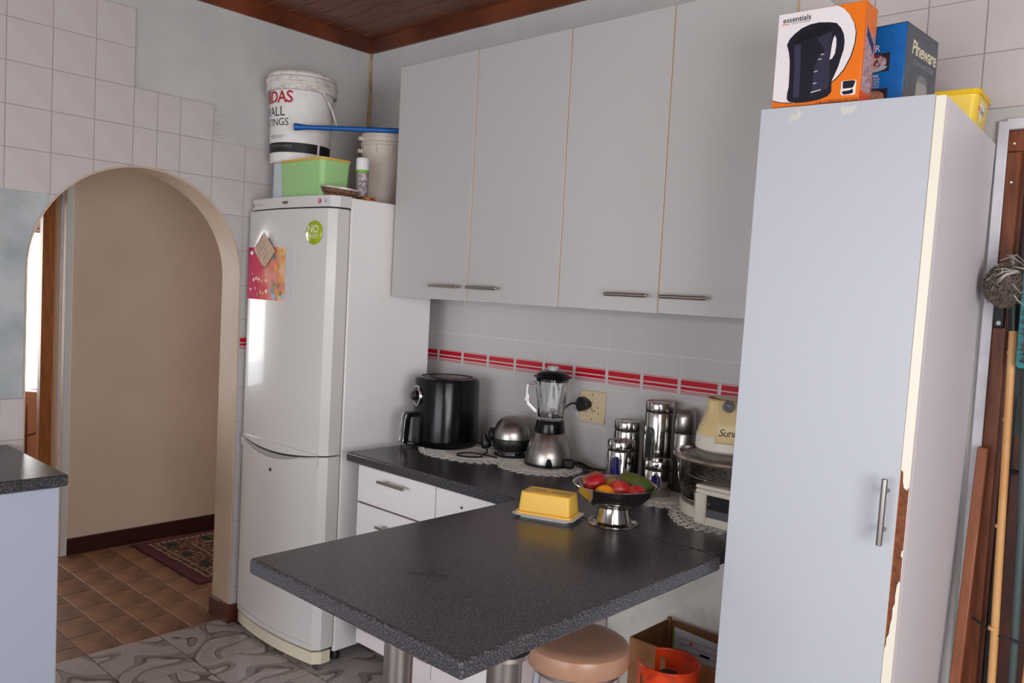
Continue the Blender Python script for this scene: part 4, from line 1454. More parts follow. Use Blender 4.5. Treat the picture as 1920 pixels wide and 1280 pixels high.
# yellow margarine tub
yt = thing('margarine_tub', 'yellow lidded margarine tub at the back corner of the tall cupboard top', 'tub', (2.632, -0.165, TT), (0, 0, rad(4)))
tub_w = M('tub_pale_yellow', (240, 206, 70), 0.35)
V = []
for (a, z) in ((0.062, 0.0), (0.068, 0.072)):
    V.append([(x, y, z) for x, y in rrect(-a, a, -a * 1.15, a * 1.15, 0.02, 5)])
n = len(V[0])
G().add(V[0] + V[1], [(i, (i + 1) % n, n + (i + 1) % n, n + i) for i in range(n)] + [tuple(range(n - 1, -1, -1)), tuple(range(n, 2 * n))]).o('tub_body', tub_w, yt)
G().prism(rrect(-0.072, 0.072, -0.082, 0.082, 0.022), XY, 0.070, 0.082).o('lid', M('tub_lid_yellow', (232, 190, 20), 0.35), yt, bevel=0.002)
fx = lambda z: 0.062 + 0.006 * z / 0.072 + 0.0008
heart = [(0.0, -0.020), (0.018, 0.0), (0.022, 0.012), (0.014, 0.022), (0.004, 0.018), (0.0, 0.014), (-0.004, 0.018), (-0.014, 0.022), (-0.022, 0.012), (-0.018, 0.0)]
G().prism([(u * 1.2 - 0.01, v * 1.1 + 0.036) for u, v in heart], lambda u, v, w: (fx(v) + w, u, v), -0.001, 0.0).o('heart_label', print_wht, yt, smooth=0)
lettering('lettering', 'Flora', 0.021, lambda x, y: (fx(0.036 + y) + 0.0005, -0.01 + x, 0.037 + y), M('tub_blue_print', (30, 60, 150), .5), yt, shear=0.1)
G().prism([(-0.05, 0.035), (-0.04, 0.035), (-0.04, 0.045), (-0.05, 0.045)], lambda u, v, w: (fx(v) + w, u, v), -0.001, 0.0002).o('red_square_print', M('tub_red_print', (220, 70, 60), .5), yt, smooth=0)

# ------------------------------------------------------------------ wall outlet, plug and cord
ol = thing('wall_outlet', 'aged cream wall socket plate with two switches on the striped tiles', 'outlet', (1.439, -0.006, 1.100))
G().box(-0.058, 0.058, -0.007, 0.0, -0.0595, 0.0595).o('plate', outlet_m, ol, bevel=0.003)
for (sx, sz) in ((0.018, 0.024), (-0.024, -0.027)):
    G().box(sx - 0.014, sx + 0.014, -0.011, -0.006, sz - 0.0075, sz + 0.0075).o('switch', outlet_m, ol, bevel=0.002)
for (sx, sz) in ((0.028, 0.0), (0.014, -0.012), (0.030, -0.022), (0.0, -0.008), (0.004, -0.016), (0.0, 0.046), (0.0, -0.046)):
    G().lathe([(0, 0), (0.0025, 0), (0.0025, 0.001), (0, 0.001)], 10).o('socket_hole', dark_gap, ol, (sx, -0.007, sz), (PI / 2, 0, 0))
pg = thing('plug', 'black three pin plug pushed into the cream wall socket', 'plug', (1.413, -0.0135, 1.108))
G().prism([(-0.024, -0.018), (-0.012, -0.028), (0.006, -0.022), (0.026, -0.008), (0.026, 0.010), (0.006, 0.022), (-0.012, 0.028), (-0.024, 0.018)], XZ, -0.034, 0.0).o('plug_body', black_m, pg, bevel=0.004)
G().tube([(-0.022, -0.018, 0.0), (-0.044, -0.018, -0.002)], 0.006, 10, radii=[0.007, 0.0045]).o('cord_guard', black_m, pg)
G().tube(spline([(-0.044, -0.018, -0.002), (-0.062, -0.022, -0.008), (-0.085, -0.03, -0.035), (-0.10, -0.04, -0.10), (-0.085, -0.05, -0.18), (-0.06, -0.06, -0.222)], 8), 0.0032, 8).o('cord', black_rub, pg)
# ------------------------------------------------------------------ doilies
def doily(label, cx, cy, rx, ry, seed, n=30, rings=4):
    rnd = random.Random(seed)
    z0 = TZ + 0.0012
    o = thing('lace_doily', label, 'doily', (cx, cy, z0), group='white crochet doilies on the worktop')
    wob = [1 + 0.03 * math.sin(3 * a + seed) for a in [2 * PI * i / n for i in range(n)]]
    g = G()
    g.prism(circle2(0, 0, rx * 0.50, ry * 0.50, 40), XY, -0.0008, 0.0008)
    g.o('crochet_centre', lace, o)
    g = G()
    def P(a, k):
        w = 1 + 0.03 * math.sin(3 * a + seed) + 0.02 * math.sin(7 * a + 2 * seed)
        return (rx * k * w * math.cos(a), ry * k * w * math.sin(a), 0.0004)
    for k in (0.53, 0.57, 0.61, 0.65, 0.70, 0.80, 0.88):
        pts = [P(2 * PI * (i + 0.5 * (k == 0.80)) / (2 * n), k + 0.016 * (-1) ** i) for i in range(2 * n)]
        g.tube(pts, 0.0013, 4, closed=True)
    for i in range(n):
        a = 2 * PI * i / n
        d = PI / n
        g.tube([P(a - d, 0.87), P(a - d * 0.8, 0.95), P(a - d * 0.3, 1.0), P(a + d * 0.3, 1.0), P(a + d * 0.8, 0.95), P(a + d, 0.87)], 0.0014, 4)
        g.tube([P(a, 0.49), P(a + d * 0.3, 0.58), P(a, 0.66)], 0.0014, 4)
        g.tube([P(a + d, 0.49), P(a + d * 0.7, 0.58), P(a + d, 0.66)], 0.0014, 4)
        g.tube([P(a, 0.64), P(a + 0.5 * d, 0.78), P(a, 0.90)], 0.0012, 4)
        g.tube([P(a, 0.64), P(a - 0.5 * d, 0.78), P(a, 0.90)], 0.0012, 4)
        g.tube([P(a - d * .5, 0.88), P(a, 0.945), P(a + d * .5, 0.88)], 0.0012, 4)
    b = g.o('lace_edge', lace, o)
    b['kind'] = 'stuff'
    return o


doily('long white crochet doily under the air fryer and egg cooker', 1.01, -0.215, 0.235, 0.168, 1, 34)
doily('white crochet doily under the blender', 1.345, -0.178, 0.155, 0.148, 2, 26)
doily('white crochet doily under the steel canisters', 1.86, -0.195, 0.145, 0.150, 3, 26)
doily('white crochet doily under the convection oven', 2.125, -0.235, 0.150, 0.215, 4, 30)
DZ_ = TZ + 0.003

# ------------------------------------------------------------------ air fryer
ax, ay = 0.836, -0.186
af = thing('air_fryer', 'glossy black round air fryer with chrome dial at the fridge end', 'air fryer', (ax, ay, DZ_))
aa = face_angle(ax, ay)
G().lathe([(0, 0.0), (0.118, 0.0), (0.123, 0.006), (0.127, 0.02), (0.127, 0.03), (0.124, 0.26), (0.120, 0.272), (0.110, 0.277), (0.100, 0.277), (0.096, 0.273), (0, 0.273)], 72, sq=2.35).o('body', black_gl, af)
G().lathe([(0, 0.2735), (0.088, 0.2735), (0.090, 0.275), (0.086, 0.2765), (0, 0.2765)], 48).o('lid_inset', darkred, af)
G().lathe([(0.0905, 0.273), (0.094, 0.273), (0.094, 0.278), (0.0905, 0.278)], 48).o('lid_ring', black_m, af)
da = aa + rad(-68)
dl = G().lathe([(0, 0), (0.041, 0), (0.043, 0.006), (0.041, 0.012), (0.036, 0.013), (0.034, 0.010), (0, 0.010)], 40).o('dial', chrome, af, ((0.118) * math.cos(da), 0.118 * math.sin(da), 0.200), (0, PI / 2, da))
G().lathe([(0, 0.010), (0.034, 0.010), (0.034, 0.0115), (0, 0.0115)], 40).o('dial_face', black_m, dl)
G().lathe([(0, 0.010), (0.019, 0.010), (0.018, 0.028), (0.016, 0.030), (0, 0.030)], 32).o('dial_knob', black_gl, dl)
G().lathe([(0.0185, 0.022), (0.0195, 0.022), (0.0195, 0.026), (0.0185, 0.026)], 32).o('dial_trim', chrome, dl)
ha = aa + rad(-64)
hd = thing('tmp', 'x', 'y', (0, 0, 0))
bpy.data.objects.remove(hd)
hn = G().prism(rrect(0.11, 0.172, 0.118, 0.136, 0.006), XZ, -0.018, 0.018).o('basket_handle', black_gl, af, (0, 0, 0), (0, 0, ha), bevel=0.004)
G().prism([(0.152, 0.132), (0.176, 0.132), (0.182, 0.115), (0.187, 0.020), (0.182, 0.012), (0.170, 0.012), (0.165, 0.02), (0.158, 0.105)], XZ, -0.016, 0.016).o('handle_grip', black_gl, hn, bevel=0.005)
for s in (-1, 1):
    G().tube([(0.178, s * 0.0175, 0.128), (0.184, s * 0.0175, 0.112), (0.189, s * 0.0175, 0.020)], 0.0024, 8).o('chrome_trim', chrome, hn)
G().prism(rrect(0.0, 0.058, 0.015, 0.125, 0.004), lambda u, v, w: (w, u - 0.029, v), 0.12, 0.1295).o('basket_front', black_m, af, (0, 0, 0), (0, 0, ha), bevel=0.002)
G().tube(spline([(-0.08, -0.09, 0.004), (-0.12, -0.12, 0.006), (-0.085, -0.155, 0.02), (-0.05, -0.15, 0.004), (-0.0, -0.14, 0.004)], 8), 0.003, 8).o('cord', black_rub, af)

# ------------------------------------------------------------------ egg cooker
ex, ey = 1.144, -0.121
eg = thing('egg_cooker', 'egg cooker with brushed steel dome on a black base between air fryer and blender', 'egg cooker', (ex, ey, DZ_))
G().lathe([(0, 0), (0.062, 0), (0.066, 0.004), (0.062, 0.010), (0, 0.012)], 48).o('base', black_m, eg)
G().lathe([(0.056, 0.010), (0.058, 0.010), (0.058, 0.022), (0.056, 0.022)], 48).o('chrome_band', chrome, eg)
G().lathe([(0.055, 0.020), (0.068, 0.026), (0.074, 0.045), (0.076, 0.066), (0.074, 0.070), (0.070, 0.072), (0, 0.072)], 56).o('bowl', black_m, eg)
G().lathe([(0.0735, 0.069), (0.073, 0.08), (0.070, 0.098), (0.062, 0.120), (0.048, 0.139), (0.030, 0.150), (0.012, 0.154), (0, 0.1545)], 56).o('dome', steel, eg)
G().lathe([(0, 0), (0.003, 0), (0.003, 0.0015), (0, 0.0015)], 10).o('steam_hole', dark_gap, eg, (0.016, -0.012, 0.1515))
ea = face_angle(ex, ey)
qa = ea - rad(95)
G().ell((0, 0, 0), 0.030, 0.014, 0.028, 20, 10).o('side_handle', black_m, eg, (0.078 * math.cos(qa), 0.078 * math.sin(qa), 0.078), (0, 0, qa + rad(90)))
pl2 = thing('plug', 'black plug lying beside the egg cooker on the lace doily', 'plug', (1.033, -0.142, DZ_ + 0.003))
G().lathe([(0, 0), (0.017, 0), (0.021, 0.006), (0.021, 0.018), (0.017, 0.03), (0.010, 0.044), (0.006, 0.058), (0, 0.058)], 24).o('plug_body', black_m, pl2, (0, 0, 0.012), (rad(14), rad(-6), 0))
G().tube(spline([(0.0, -0.008, 0.065), (0.008, -0.005, 0.040), (0.02, -0.02, 0.012), (0.05, -0.05, 0.004), (0.06, -0.085, 0.003)], 7), 0.003, 8).o('cord', black_rub, pl2)
cb_ = G().tube(spline([(1.105, -0.245, DZ_ + 0.004), (1.13, -0.27, DZ_ + 0.008), (1.115, -0.315, DZ_ + 0.010), (1.062, -0.325, DZ_ + 0.008), (1.03, -0.29, DZ_ + 0.006), (1.05, -0.25, DZ_ + 0.008), (1.11, -0.225, DZ_ + 0.006), (1.16, -0.215, DZ_ + 0.004)], 8), 0.0032, 8).o('power_cord', black_rub, None)
tag(cb_, 'looped black power cord lying on the long lace doily', 'cord')

# ------------------------------------------------------------------ blender
bx_, by_ = 1.331, -0.120
bl = thing('blender', 'blender with ribbed glass jug on a brushed steel cone base', 'blender', (bx_, by_, DZ_))
ba = face_angle(bx_, by_)
G().lathe([(0, 0), (0.088, 0), (0.0895, 0.005), (0.088, 0.010), (0, 0.012)], 56).o('foot_ring', black_m, bl)
G().lathe([(0.0870, 0.009), (0.086, 0.03), (0.080, 0.058), (0.069, 0.088), (0.0575, 0.117), (0.054, 0.121), (0, 0.121)], 64).o('motor_base', steel, bl)
G().lathe([(0.0565, 0.119), (0.057, 0.128), (0.053, 0.150), (0.0515, 0.163), (0.049, 0.166), (0, 0.160)], 56).o('neck', black_gl, bl)
nb = G().prism([(-0.014, 0.0), (0.014, 0.0), (0.012, 0.018), (0.006, 0.032), (0, 0.036), (-0.006, 0.032), (-0.012, 0.018)], lambda u, v, w: (w, u, v), 0.078, 0.094).o('speed_knob', black_gl, bl, (0, 0, 0.0), (0, 0, ba + rad(2)), bevel=0.003)
mod = lambda a, i: 1 + (0.035 * math.cos(8 * a) if 2 < i < 10 or 13 < i < 20 else 0)
outer = [(0.044, 0.160), (0.046, 0.163), (0.047, 0.170), (0.0475, 0.185), (0.050, 0.215), (0.053, 0.245), (0.056, 0.270), (0.0585, 0.290), (0.0595, 0.305), (0.0605, 0.318)]
inner_ = [(r - 0.0038, z) for r, z in reversed(outer[3:])] + [(0.040, 0.176), (0.0, 0.176)]
G().lathe([(0, 0.160)] + outer + inner_, 64, mod=lambda a, i: 1 + (0.055 * math.cos(8 * a) if i in (5, 6, 7, 8, 9, 11, 12, 13, 14, 15) else 0)).o('glass_jug', glass, bl)
hb = ba - rad(78)
hp = [(0.056, 0, 0.292), (0.072, 0, 0.300), (0.090, 0, 0.298), (0.093, 0, 0.285), (0.093, 0, 0.235), (0.089, 0, 0.222), (0.056, 0, 0.192)]
G().tube(hp, 0.006, 8).o('jug_handle', glass, bl, rot=(0, 0, hb))
for k in range(4):
    q = k * PI / 2 + 0.3
    G().prism([(0, -0.006), (0.026, -0.002), (0.028, 0.002), (0, 0.006)], XY, 0, 0.0015).o('blade', chrome, bl, (0, 0, 0.184), (0, rad(-18), q))
G().lathe([(0, 0.176), (0.012, 0.176), (0.012, 0.19), (0, 0.19)], 20).o('blade_hub', steel_dk, bl)
G().lathe([(0.0, 0.308), (0.055, 0.308), (0.0565, 0.320), (0.062, 0.320), (0.064, 0.324), (0.062, 0.330), (0.055, 0.339), (0.045, 0.345), (0.030, 0.349), (0, 0.349)], 56).o('lid', black_gl, bl)
G().box(-0.07, 0.07, -0.006, 0.006, 0.322, 0.328).o('lid_tab', black_gl, bl, rot=(0, 0, ba + rad(88)), bevel=0.002)
G().lathe([(0.0, 0.349), (0.021, 0.349), (0.0215, 0.362), (0.020, 0.365), (0.017, 0.365), (0.0165, 0.354), (0, 0.354)], 32).o('filler_cap', M('milky_cap', (205, 208, 212), 0.25, trans=0.4), bl)
G().tube(spline([(0.06, 0.055, 0.012), (0.10, 0.07, 0.012), (0.16, 0.06, 0.005), (0.22, 0.08, 0.004), (0.26, 0.075, 0.004)], 7), 0.004, 8).o('cord', black_rub, bl)
cp_ = thing('plug', 'black plug resting beside the blender base', 'plug', (1.435, -0.125, DZ_ + 0.002), (0, 0, 0.6))
G().box(-0.018, 0.018, -0.014, 0.014, 0.0, 0.034).o('plug_body', black_m, cp_, bevel=0.008, seg=3)
G().tube(spline([(0.018, 0, 0.017), (0.04, 0, 0.012), (0.07, 0.01, 0.003), (0.09, 0.03, 0.003)], 6), 0.0034, 8).o('cord', black_rub, cp_)

# ------------------------------------------------------------------ canisters
def canister(label, x, y, r, h, lid=0.030, win=(0.0, 0.0, 0.0), fill=None, phi=0, z=DZ_):
    o = thing('canister', label, 'canister', (x, y, z), group='polished steel canisters')
    hb_ = h - lid - 0.006
    G().lathe([(0, 0), (r * 0.97, 0), (r, 0.004), (r, hb_ - 0.004), (r * 0.97, hb_), (0, hb_)], 48).o('body', steel_p, o)
    G().lathe([(r * 0.93, hb_), (r * 0.95, hb_), (r * 0.95, hb_ + 0.007), (r * 0.93, hb_ + 0.007)], 40).o('seal', black_rub, o)
    G().lathe([(0, hb_ + 0.006), (r, hb_ + 0.006), (r * 1.01, hb_ + 0.008), (r * 1.01, h - 0.004), (r * 0.97, h), (r * 0.9, h - 0.001), (r * 0.85, h - 0.003), (0, h - 0.003)], 48).o('lid', steel_p, o)
    w, z0, z1 = win
    a = face_angle(x, y) + rad(phi)
    def oval(k, off):
        W_ = w * k
        zb, zt = z0 - (k - 1) * w, z1 + (k - 1) * w
        V, F, n = [], [], 14
        for i in range(n + 1):
            u = -W_ + 2 * W_ * i / n
            h_ = math.sqrt(max(W_ * W_ - u * u, 0))
            for zz, rr in ((zb + W_ - h_, r + off), (zt - W_ + h_, r + off), (zt - W_ + h_, r - 0.001), (zb + W_ - h_, r - 0.001)):
                V.append((rr * math.cos(a + u / r), rr * math.sin(a + u / r), zz))
        for i in range(n):
            for j in range(4):
                F.append((4 * i + j, 4 * i + 4 + j, 4 * i + 4 + (j + 1) % 4, 4 * i + (j + 1) % 4))
        return G().add(V, F)
    oval(1.18, 0.0008).o('window_frame', chrome, o)
    oval(1.0, 0.0014).o('window_pane', fill or glass_bl, o)
    return o


gfill = M('greenish_window_glass', (52, 60, 56), 0.08, coat=0.5)
canister('short steel canister with a blue window, lowest of them, beside the glass oven', 1.845, -0.183, 0.0455, 0.114, 0.026, (0.013, 0.022, 0.072), phi=-5)
canister('steel canister with a large blue window standing in front of the one by the outlet', 1.717, -0.212, 0.0455, 0.159, 0.027, (0.015, 0.02, 0.110), phi=-22)
canister('medium steel canister behind the other short ones, nearest the wall outlet', 1.655, -0.092, 0.0452, 0.207, 0.028, (0.012, 0.03, 0.14), gfill, phi=-80)
canister('tallest steel canister with a long dark glass window', 1.772, -0.080, 0.0480, 0.288, 0.030, (0.016, 0.06, 0.205), gfill, phi=-32)

fk = thing('vacuum_flask', 'slim brushed steel vacuum flask with domed cup lid between canisters and oven', 'flask', (1.868, -0.072, DZ_))
G().lathe([(0, 0), (0.032, 0), (0.034, 0.003), (0.034, 0.190), (0.033, 0.193), (0, 0.193)], 40).o('body', steel, fk)
G().lathe([(0.0325, 0.192), (0.0325, 0.196)], 40).o('seam_ring', dark_gap, fk)
G().lathe([(0.033, 0.196), (0.034, 0.198), (0.0335, 0.246), (0.030, 0.262), (0.022, 0.272), (0.010, 0.275), (0, 0.275)], 40).o('cup_lid', steel, fk)

# ------------------------------------------------------------------ convection oven
ox, oy = 2.120, -0.205
ov = thing('convection_oven', 'tabletop glass bowl convection oven with cream lid unit beside the tall cupboard', 'oven', (ox, oy, DZ_))
oa = face_angle(ox, oy)
G().lathe([(0, 0), (0.150, 0), (0.153, 0.004), (0.153, 0.030), (0.149, 0.035), (0.145, 0.035), (0, 0.035)], 64).o('base_ring', white_pl, ov)
G().lathe([(0, 0.036), (0.135, 0.036), (0.150, 0.046), (0.160, 0.075), (0.166, 0.12), (0.168, 0.165), (0.1645, 0.165), (0.1625, 0.12), (0.1565, 0.077), (0.147, 0.050), (0.134, 0.040), (0, 0.040)], 72).o('glass_bowl', glass_t, ov)
G().lathe([(0.160, 0.166), (0.176, 0.166), (0.180, 0.171), (0.178, 0.177), (0.172, 0.181), (0.160, 0.180), (0.158, 0.172)], 72).o('lid_rim', M('smoky_rim_metal', (168, 156, 146), 0.2, 0.85), ov)
G().lathe([(0.100, 0.196), (0.135, 0.192), (0.162, 0.181), (0.162, 0.177), (0.134, 0.188), (0.100, 0.192)], 64).o('glass_lid', glass_t, ov)
for rr in (0.035, 0.06, 0.085, 0.11, 0.135):
    pts = [(rr * math.cos(2 * PI * i / 36), rr * math.sin(2 * PI * i / 36), 0.115) for i in range(36)]
    G().tube(pts, 0.0018, 5, closed=True).o('rack_wire', steel_dk, ov)
for i in range(3):
    q = 2 * PI * i / 3 + 0.4
    G().tube([(0.02 * math.cos(q), 0.02 * math.sin(q), 0.113), (0.137 * math.cos(q), 0.137 * math.sin(q), 0.113), (0.137 * math.cos(q), 0.137 * math.sin(q), 0.045)], 0.002, 5).o('rack_leg', chrome, ov)
HZ = 0.196
hd_ = G().lathe([(0, HZ - 0.006), (0.095, HZ - 0.006), (0.112, HZ), (0.117, HZ + 0.006), (0.116, HZ + 0.044), (0.113, HZ + 0.047), (0, HZ + 0.047)], 56, sq=2.6).o('head_band', white_pl, ov, rot=(0, 0, oa + rad(90)))
G().lathe([(0.113, HZ + 0.045), (0.110, HZ + 0.062), (0.097, HZ + 0.095), (0.090, HZ + 0.118), (0.090, HZ + 0.145), (0.086, HZ + 0.150), (0, HZ + 0.150)], 56, sq=3.2).o('head_cover', cream_pl, ov, rot=(0, 0, oa + rad(90)))
fp = G().prism([(0.112, HZ + 0.030), (0.124, HZ + 0.030), (0.124, HZ + 0.078), (0.108, HZ + 0.118), (0.088, HZ + 0.148), (0.080, HZ + 0.148)], lambda u, v, w: (u, w, v), -0.058, 0.058).o('control_panel', cream_pl, ov, rot=(0, 0, oa), bevel=0.004)
for k, dy in enumerate((-0.026, 0.026)):
    kn = G().lathe([(0, 0), (0.018, 0), (0.018, 0.003), (0.015, 0.012), (0, 0.013)], 28).o('knob', M('clear_grey_knob', (120, 128, 136), 0.12, 0.3, coat=0.5), ov, rot=(0, 0, 0))
    v = Vector((0.099, dy, HZ + 0.134))
    v.rotate(Matrix.Rotation(oa, 3, 'Z'))
    kn.location = v
    kn.rotation_euler = (0, rad(52), oa)
    G().box(-0.003, 0.003, -0.013, 0.013, 0.012, 0.017).o('knob_grip', M('clear_grey_knob', (120, 128, 136)), kn, bevel=0.001)
g = G()
for i in range(22):
    a = oa - rad(95) + rad(190) * i / 21
    g.tube([(0.070 * math.cos(a), 0.070 * math.sin(a), HZ + 0.1502), (0.088 * math.cos(a), 0.088 * math.sin(a), HZ + 0.1502)], 0.0016, 4)
g.o('vent_slots', M('vent_shadow_plastic', (122, 100, 70), 0.7), ov)['kind'] = 'stuff'
for i in range(5):
    a = oa - rad(66) + rad(4.2) * i
    G().box(0.1125, 0.1205, -0.0017, 0.0017, HZ + 0.012, HZ + 0.036).o('side_vent', M('vent_shadow_plastic', (122, 100, 70)), ov, rot=(0, 0, a))
lettering('lettering', 'Sunbeam', 0.030, lambda x, y: tuple(Matrix.Rotation(oa, 3, 'Z') @ Vector((0.1246, x, HZ + 0.062 + y))), print_blk, ov, shear=0.3, spacing=0.9)
# white window frame standing in front of the bowl (carrying stand)
st = G()
sy = -0.180
st_o = (2.098 - ox, 2.292 - ox)
st.box(st_o[0], st_o[1], sy, sy + 0.02, 0.086, 0.099)
st.box(st_o[0] + 0.034, st_o[1] - 0.02, sy, sy + 0.02, 0.0, 0.022)
st.box(st_o[0], st_o[0] + 0.034, sy, sy + 0.02, 0.0, 0.086)
st.box(st_o[1] - 0.02, st_o[1], sy, sy + 0.02, 0.0, 0.086)
fo = st.o('stand_frame', white_pl, ov, bevel=0.004)
G().box(st_o[0], st_o[1], sy - 0.004, sy + 0.07, 0.100, 0.112).o('stand_top', white_pl, ov, bevel=0.005)
G().box(st_o[0] + 0.03, st_o[1] - 0.015, sy + 0.008, sy + 0.012, 0.020, 0.088).o('stand_window', glass_dk, fo)
G().box(st_o[0] + 0.033, st_o[1] - 0.018, sy + 0.006, sy + 0.008, 0.022, 0.044).o('grey_strip', M('grey_glass_strip', (92, 94, 100), 0.3), fo)

# ------------------------------------------------------------------ fruit bowl and fruit
fx_, fy_ = 1.951, -0.574
fb = thing('fruit_bowl', 'footed stainless steel bowl of fruit on the breakfast bar', 'bowl', (fx_, fy_, TZ + 0.0004))
bp_ = [(0.0, 0.040), (0.030, 0.041), (0.060, 0.050), (0.085, 0.066), (0.103, 0.086), (0.112, 0.105), (0.1165, 0.108), (0.1185, 0.1095), (0.1180, 0.111), (0.112, 0.1095), (0.101, 0.089), (0.083, 0.069), (0.058, 0.0525), (0.03, 0.044), (0, 0.043)]
G().lathe(bp_, 72).o('bowl', steel_p, fb)
G().lathe([(0.0, 0.0), (0.072, 0.0), (0.073, 0.001), (0.071, 0.003), (0.055, 0.005), (0.050, 0.008), (0.043, 0.030), (0.040, 0.044), (0, 0.044)], 64).o('foot', steel_p, fb)


def apple(label, x, y, z, r, rot, name='apple'):
    o = thing(name, label, 'apple', (x, y, z), rot, group='apples in the fruit bowl')
    prof = []
    for i in range(19):
        t = PI * i / 18
        rr = r * math.sin(t) * (1.0 + 0.10 * math.cos(t))
        zz = r * 0.88 * math.cos(t) - 0.22 * r * math.exp(-(math.sin(t) / 0.35) ** 2) * (1 if t < PI / 2 else -0.6)
        prof.append((max(rr, 0) if 0 < i < 18 else 0, zz))
    G().lathe(prof, 32).o('flesh', apple_m, o)
    G().tube([(0, 0, r * 0.58), (0.002, 0.001, r * 0.9), (0.005, 0.002, r * 1.02)], 0.0016, 6).o('stem', stem_m, o)
    G().lathe([(0, -r * 0.70), (0.006, -r * 0.74), (0.004, -r * 0.82), (0, -r * 0.78)], 8).o('calyx', stem_m, o)
    return o


bz = TZ + 0.06
vd = Vector((CAM.x - fx_, CAM.y - fy_, 0)).normalized()
rv = Vector((-vd.y, vd.x, 0))


def inb(r, f):
    return fx_ + rv.x * r + vd.x * f, fy_ + rv.y * r + vd.y * f


x, y = inb(-0.057, 0.004)
apple('red apple by the bowl rim nearest the butter dish, highest of the three', x, y, TZ + 0.110, 0.033, (rad(20), rad(-25), 0.4))
x, y = inb(0.011, 0.036)
apple('red apple in the middle of the bowl with its calyx showing', x, y, TZ + 0.098, 0.035, (rad(112), rad(8), math.atan2(vd.y, vd.x) + PI / 2 + rad(14)))
x, y = inb(0.058, 0.034)
apple('red apple in front of the dark green fruit', x, y, TZ + 0.092, 0.031, (rad(120), rad(-10), math.atan2(vd.y, vd.x) + PI / 2 + rad(6)))
x, y = inb(-0.026, 0.064)
o = G().ell((0, 0, 0), 0.028, 0.028, 0.025, 24, 14).o('orange', orange_m, None, (x, y, TZ + 0.0945))
tag(o, 'orange peeking over the rim between two apples', 'orange')
x, y = inb(-0.006, -0.010)
o = G().ell((0, 0, 0), 0.030, 0.026, 0.026, 24, 14).o('yellow_fruit', mango_m, None, (x, y, TZ + 0.096))
tag(o, 'yellow fruit mostly hidden behind the middle apple', 'fruit')
x, y = inb(0.060, -0.024)
o = G().ell((0, 0, 0), 0.058, 0.032, 0.032, 28, 16).o('green_fruit', green_m, None, (x, y, TZ + 0.104), (0, rad(22), math.atan2(rv.y, rv.x)))
tag(o, 'dark green oval fruit leaning on the bowl rim', 'fruit')

# ------------------------------------------------------------------ butter dish
bd_ = thing('butter_dish', 'yellow covered butter dish on a white tray', 'butter dish', (1.800, -0.676, TZ + 0.0004), (0, 0, rad(20)))
def tapered(a0, b0, z0, a1, b1, z1, r0, r1, n=5):
    V = [(x, y, z0) for x, y in rrect(-a0, a0, -b0, b0, r0, n)] + [(x, y, z1) for x, y in rrect(-a1, a1, -b1, b1, r1, n)]
    m = len(V) // 2
    return G().add(V, [(i, (i + 1) % m, m + (i + 1) % m, m + i) for i in range(m)] + [tuple(range(m - 1, -1, -1)), tuple(range(m, 2 * m))])
tapered(0.072, 0.042, 0.0, 0.078, 0.047, 0.008, 0.01, 0.01).o('tray_foot', print_wht, bd_)
tapered(0.086, 0.053, 0.006, 0.093, 0.059, 0.011, 0.012, 0.014).o('tray', M('white_tray_plastic', (222, 224, 232), 0.3), bd_, bevel=0.0015)
tapered(0.082, 0.049, 0.011, 0.081, 0.048, 0.017, 0.012, 0.012).o('lid_flange', yellow_pl, bd_, bevel=0.0015)
tapered(0.077, 0.044, 0.016, 0.072, 0.039, 0.072, 0.009, 0.009).o('lid', yellow_pl, bd_, bevel=0.004, seg=3)
g = G()
rr_ = [(x, y, 0.0721) for x, y in rrect(-0.058, 0.058, -0.026, 0.026, 0.005)]
g.tube(rr_, 0.0009, 5, closed=True)
g.tube([(x, y, 0.0721) for x, y in circle2(0, 0, 0.008, 0.008, 16)], 0.0009, 5, closed=True)
g.o('embossed_line', yellow_pl, bd_)

# ------------------------------------------------------------------ under the bar: stool, box, gas cylinder
so = thing('stool', 'round stool with padded tan vinyl seat under the breakfast bar', 'stool', (1.975, -0.735, 0))
SZ = 0.597
G().lathe([(0, SZ - 0.062), (0.126, SZ - 0.062), (0.136, SZ - 0.056), (0.139, SZ - 0.046), (0.139, SZ - 0.022), (0.135, SZ - 0.009), (0.125, SZ - 0.002), (0.10, SZ + 0.001), (0, SZ + 0.003)], 64).o('seat', stool_m, so)
G().lathe([(0.115, SZ - 0.075), (0.120, SZ - 0.075), (0.120, SZ - 0.062), (0.115, SZ - 0.062)], 40).o('seat_ring', steel_dk, so)
for k in range(4):
    q = PI / 4 + k * PI / 2 + 0.2
    G().tube([(0.105 * math.cos(q), 0.105 * math.sin(q), SZ - 0.064), (0.165 * math.cos(q), 0.165 * math.sin(q), 0.008)], 0.011, 12).o('leg', M('pale_stool_tube', (170, 172, 184), 0.35, 0.6), so)
pts = [(0.148 * math.cos(2 * PI * i / 32), 0.148 * math.sin(2 * PI * i / 32), 0.19) for i in range(32)]
G().tube(pts, 0.007, 8, closed=True).o('footrest_ring', M('pale_stool_tube', (170, 172, 184)), so)

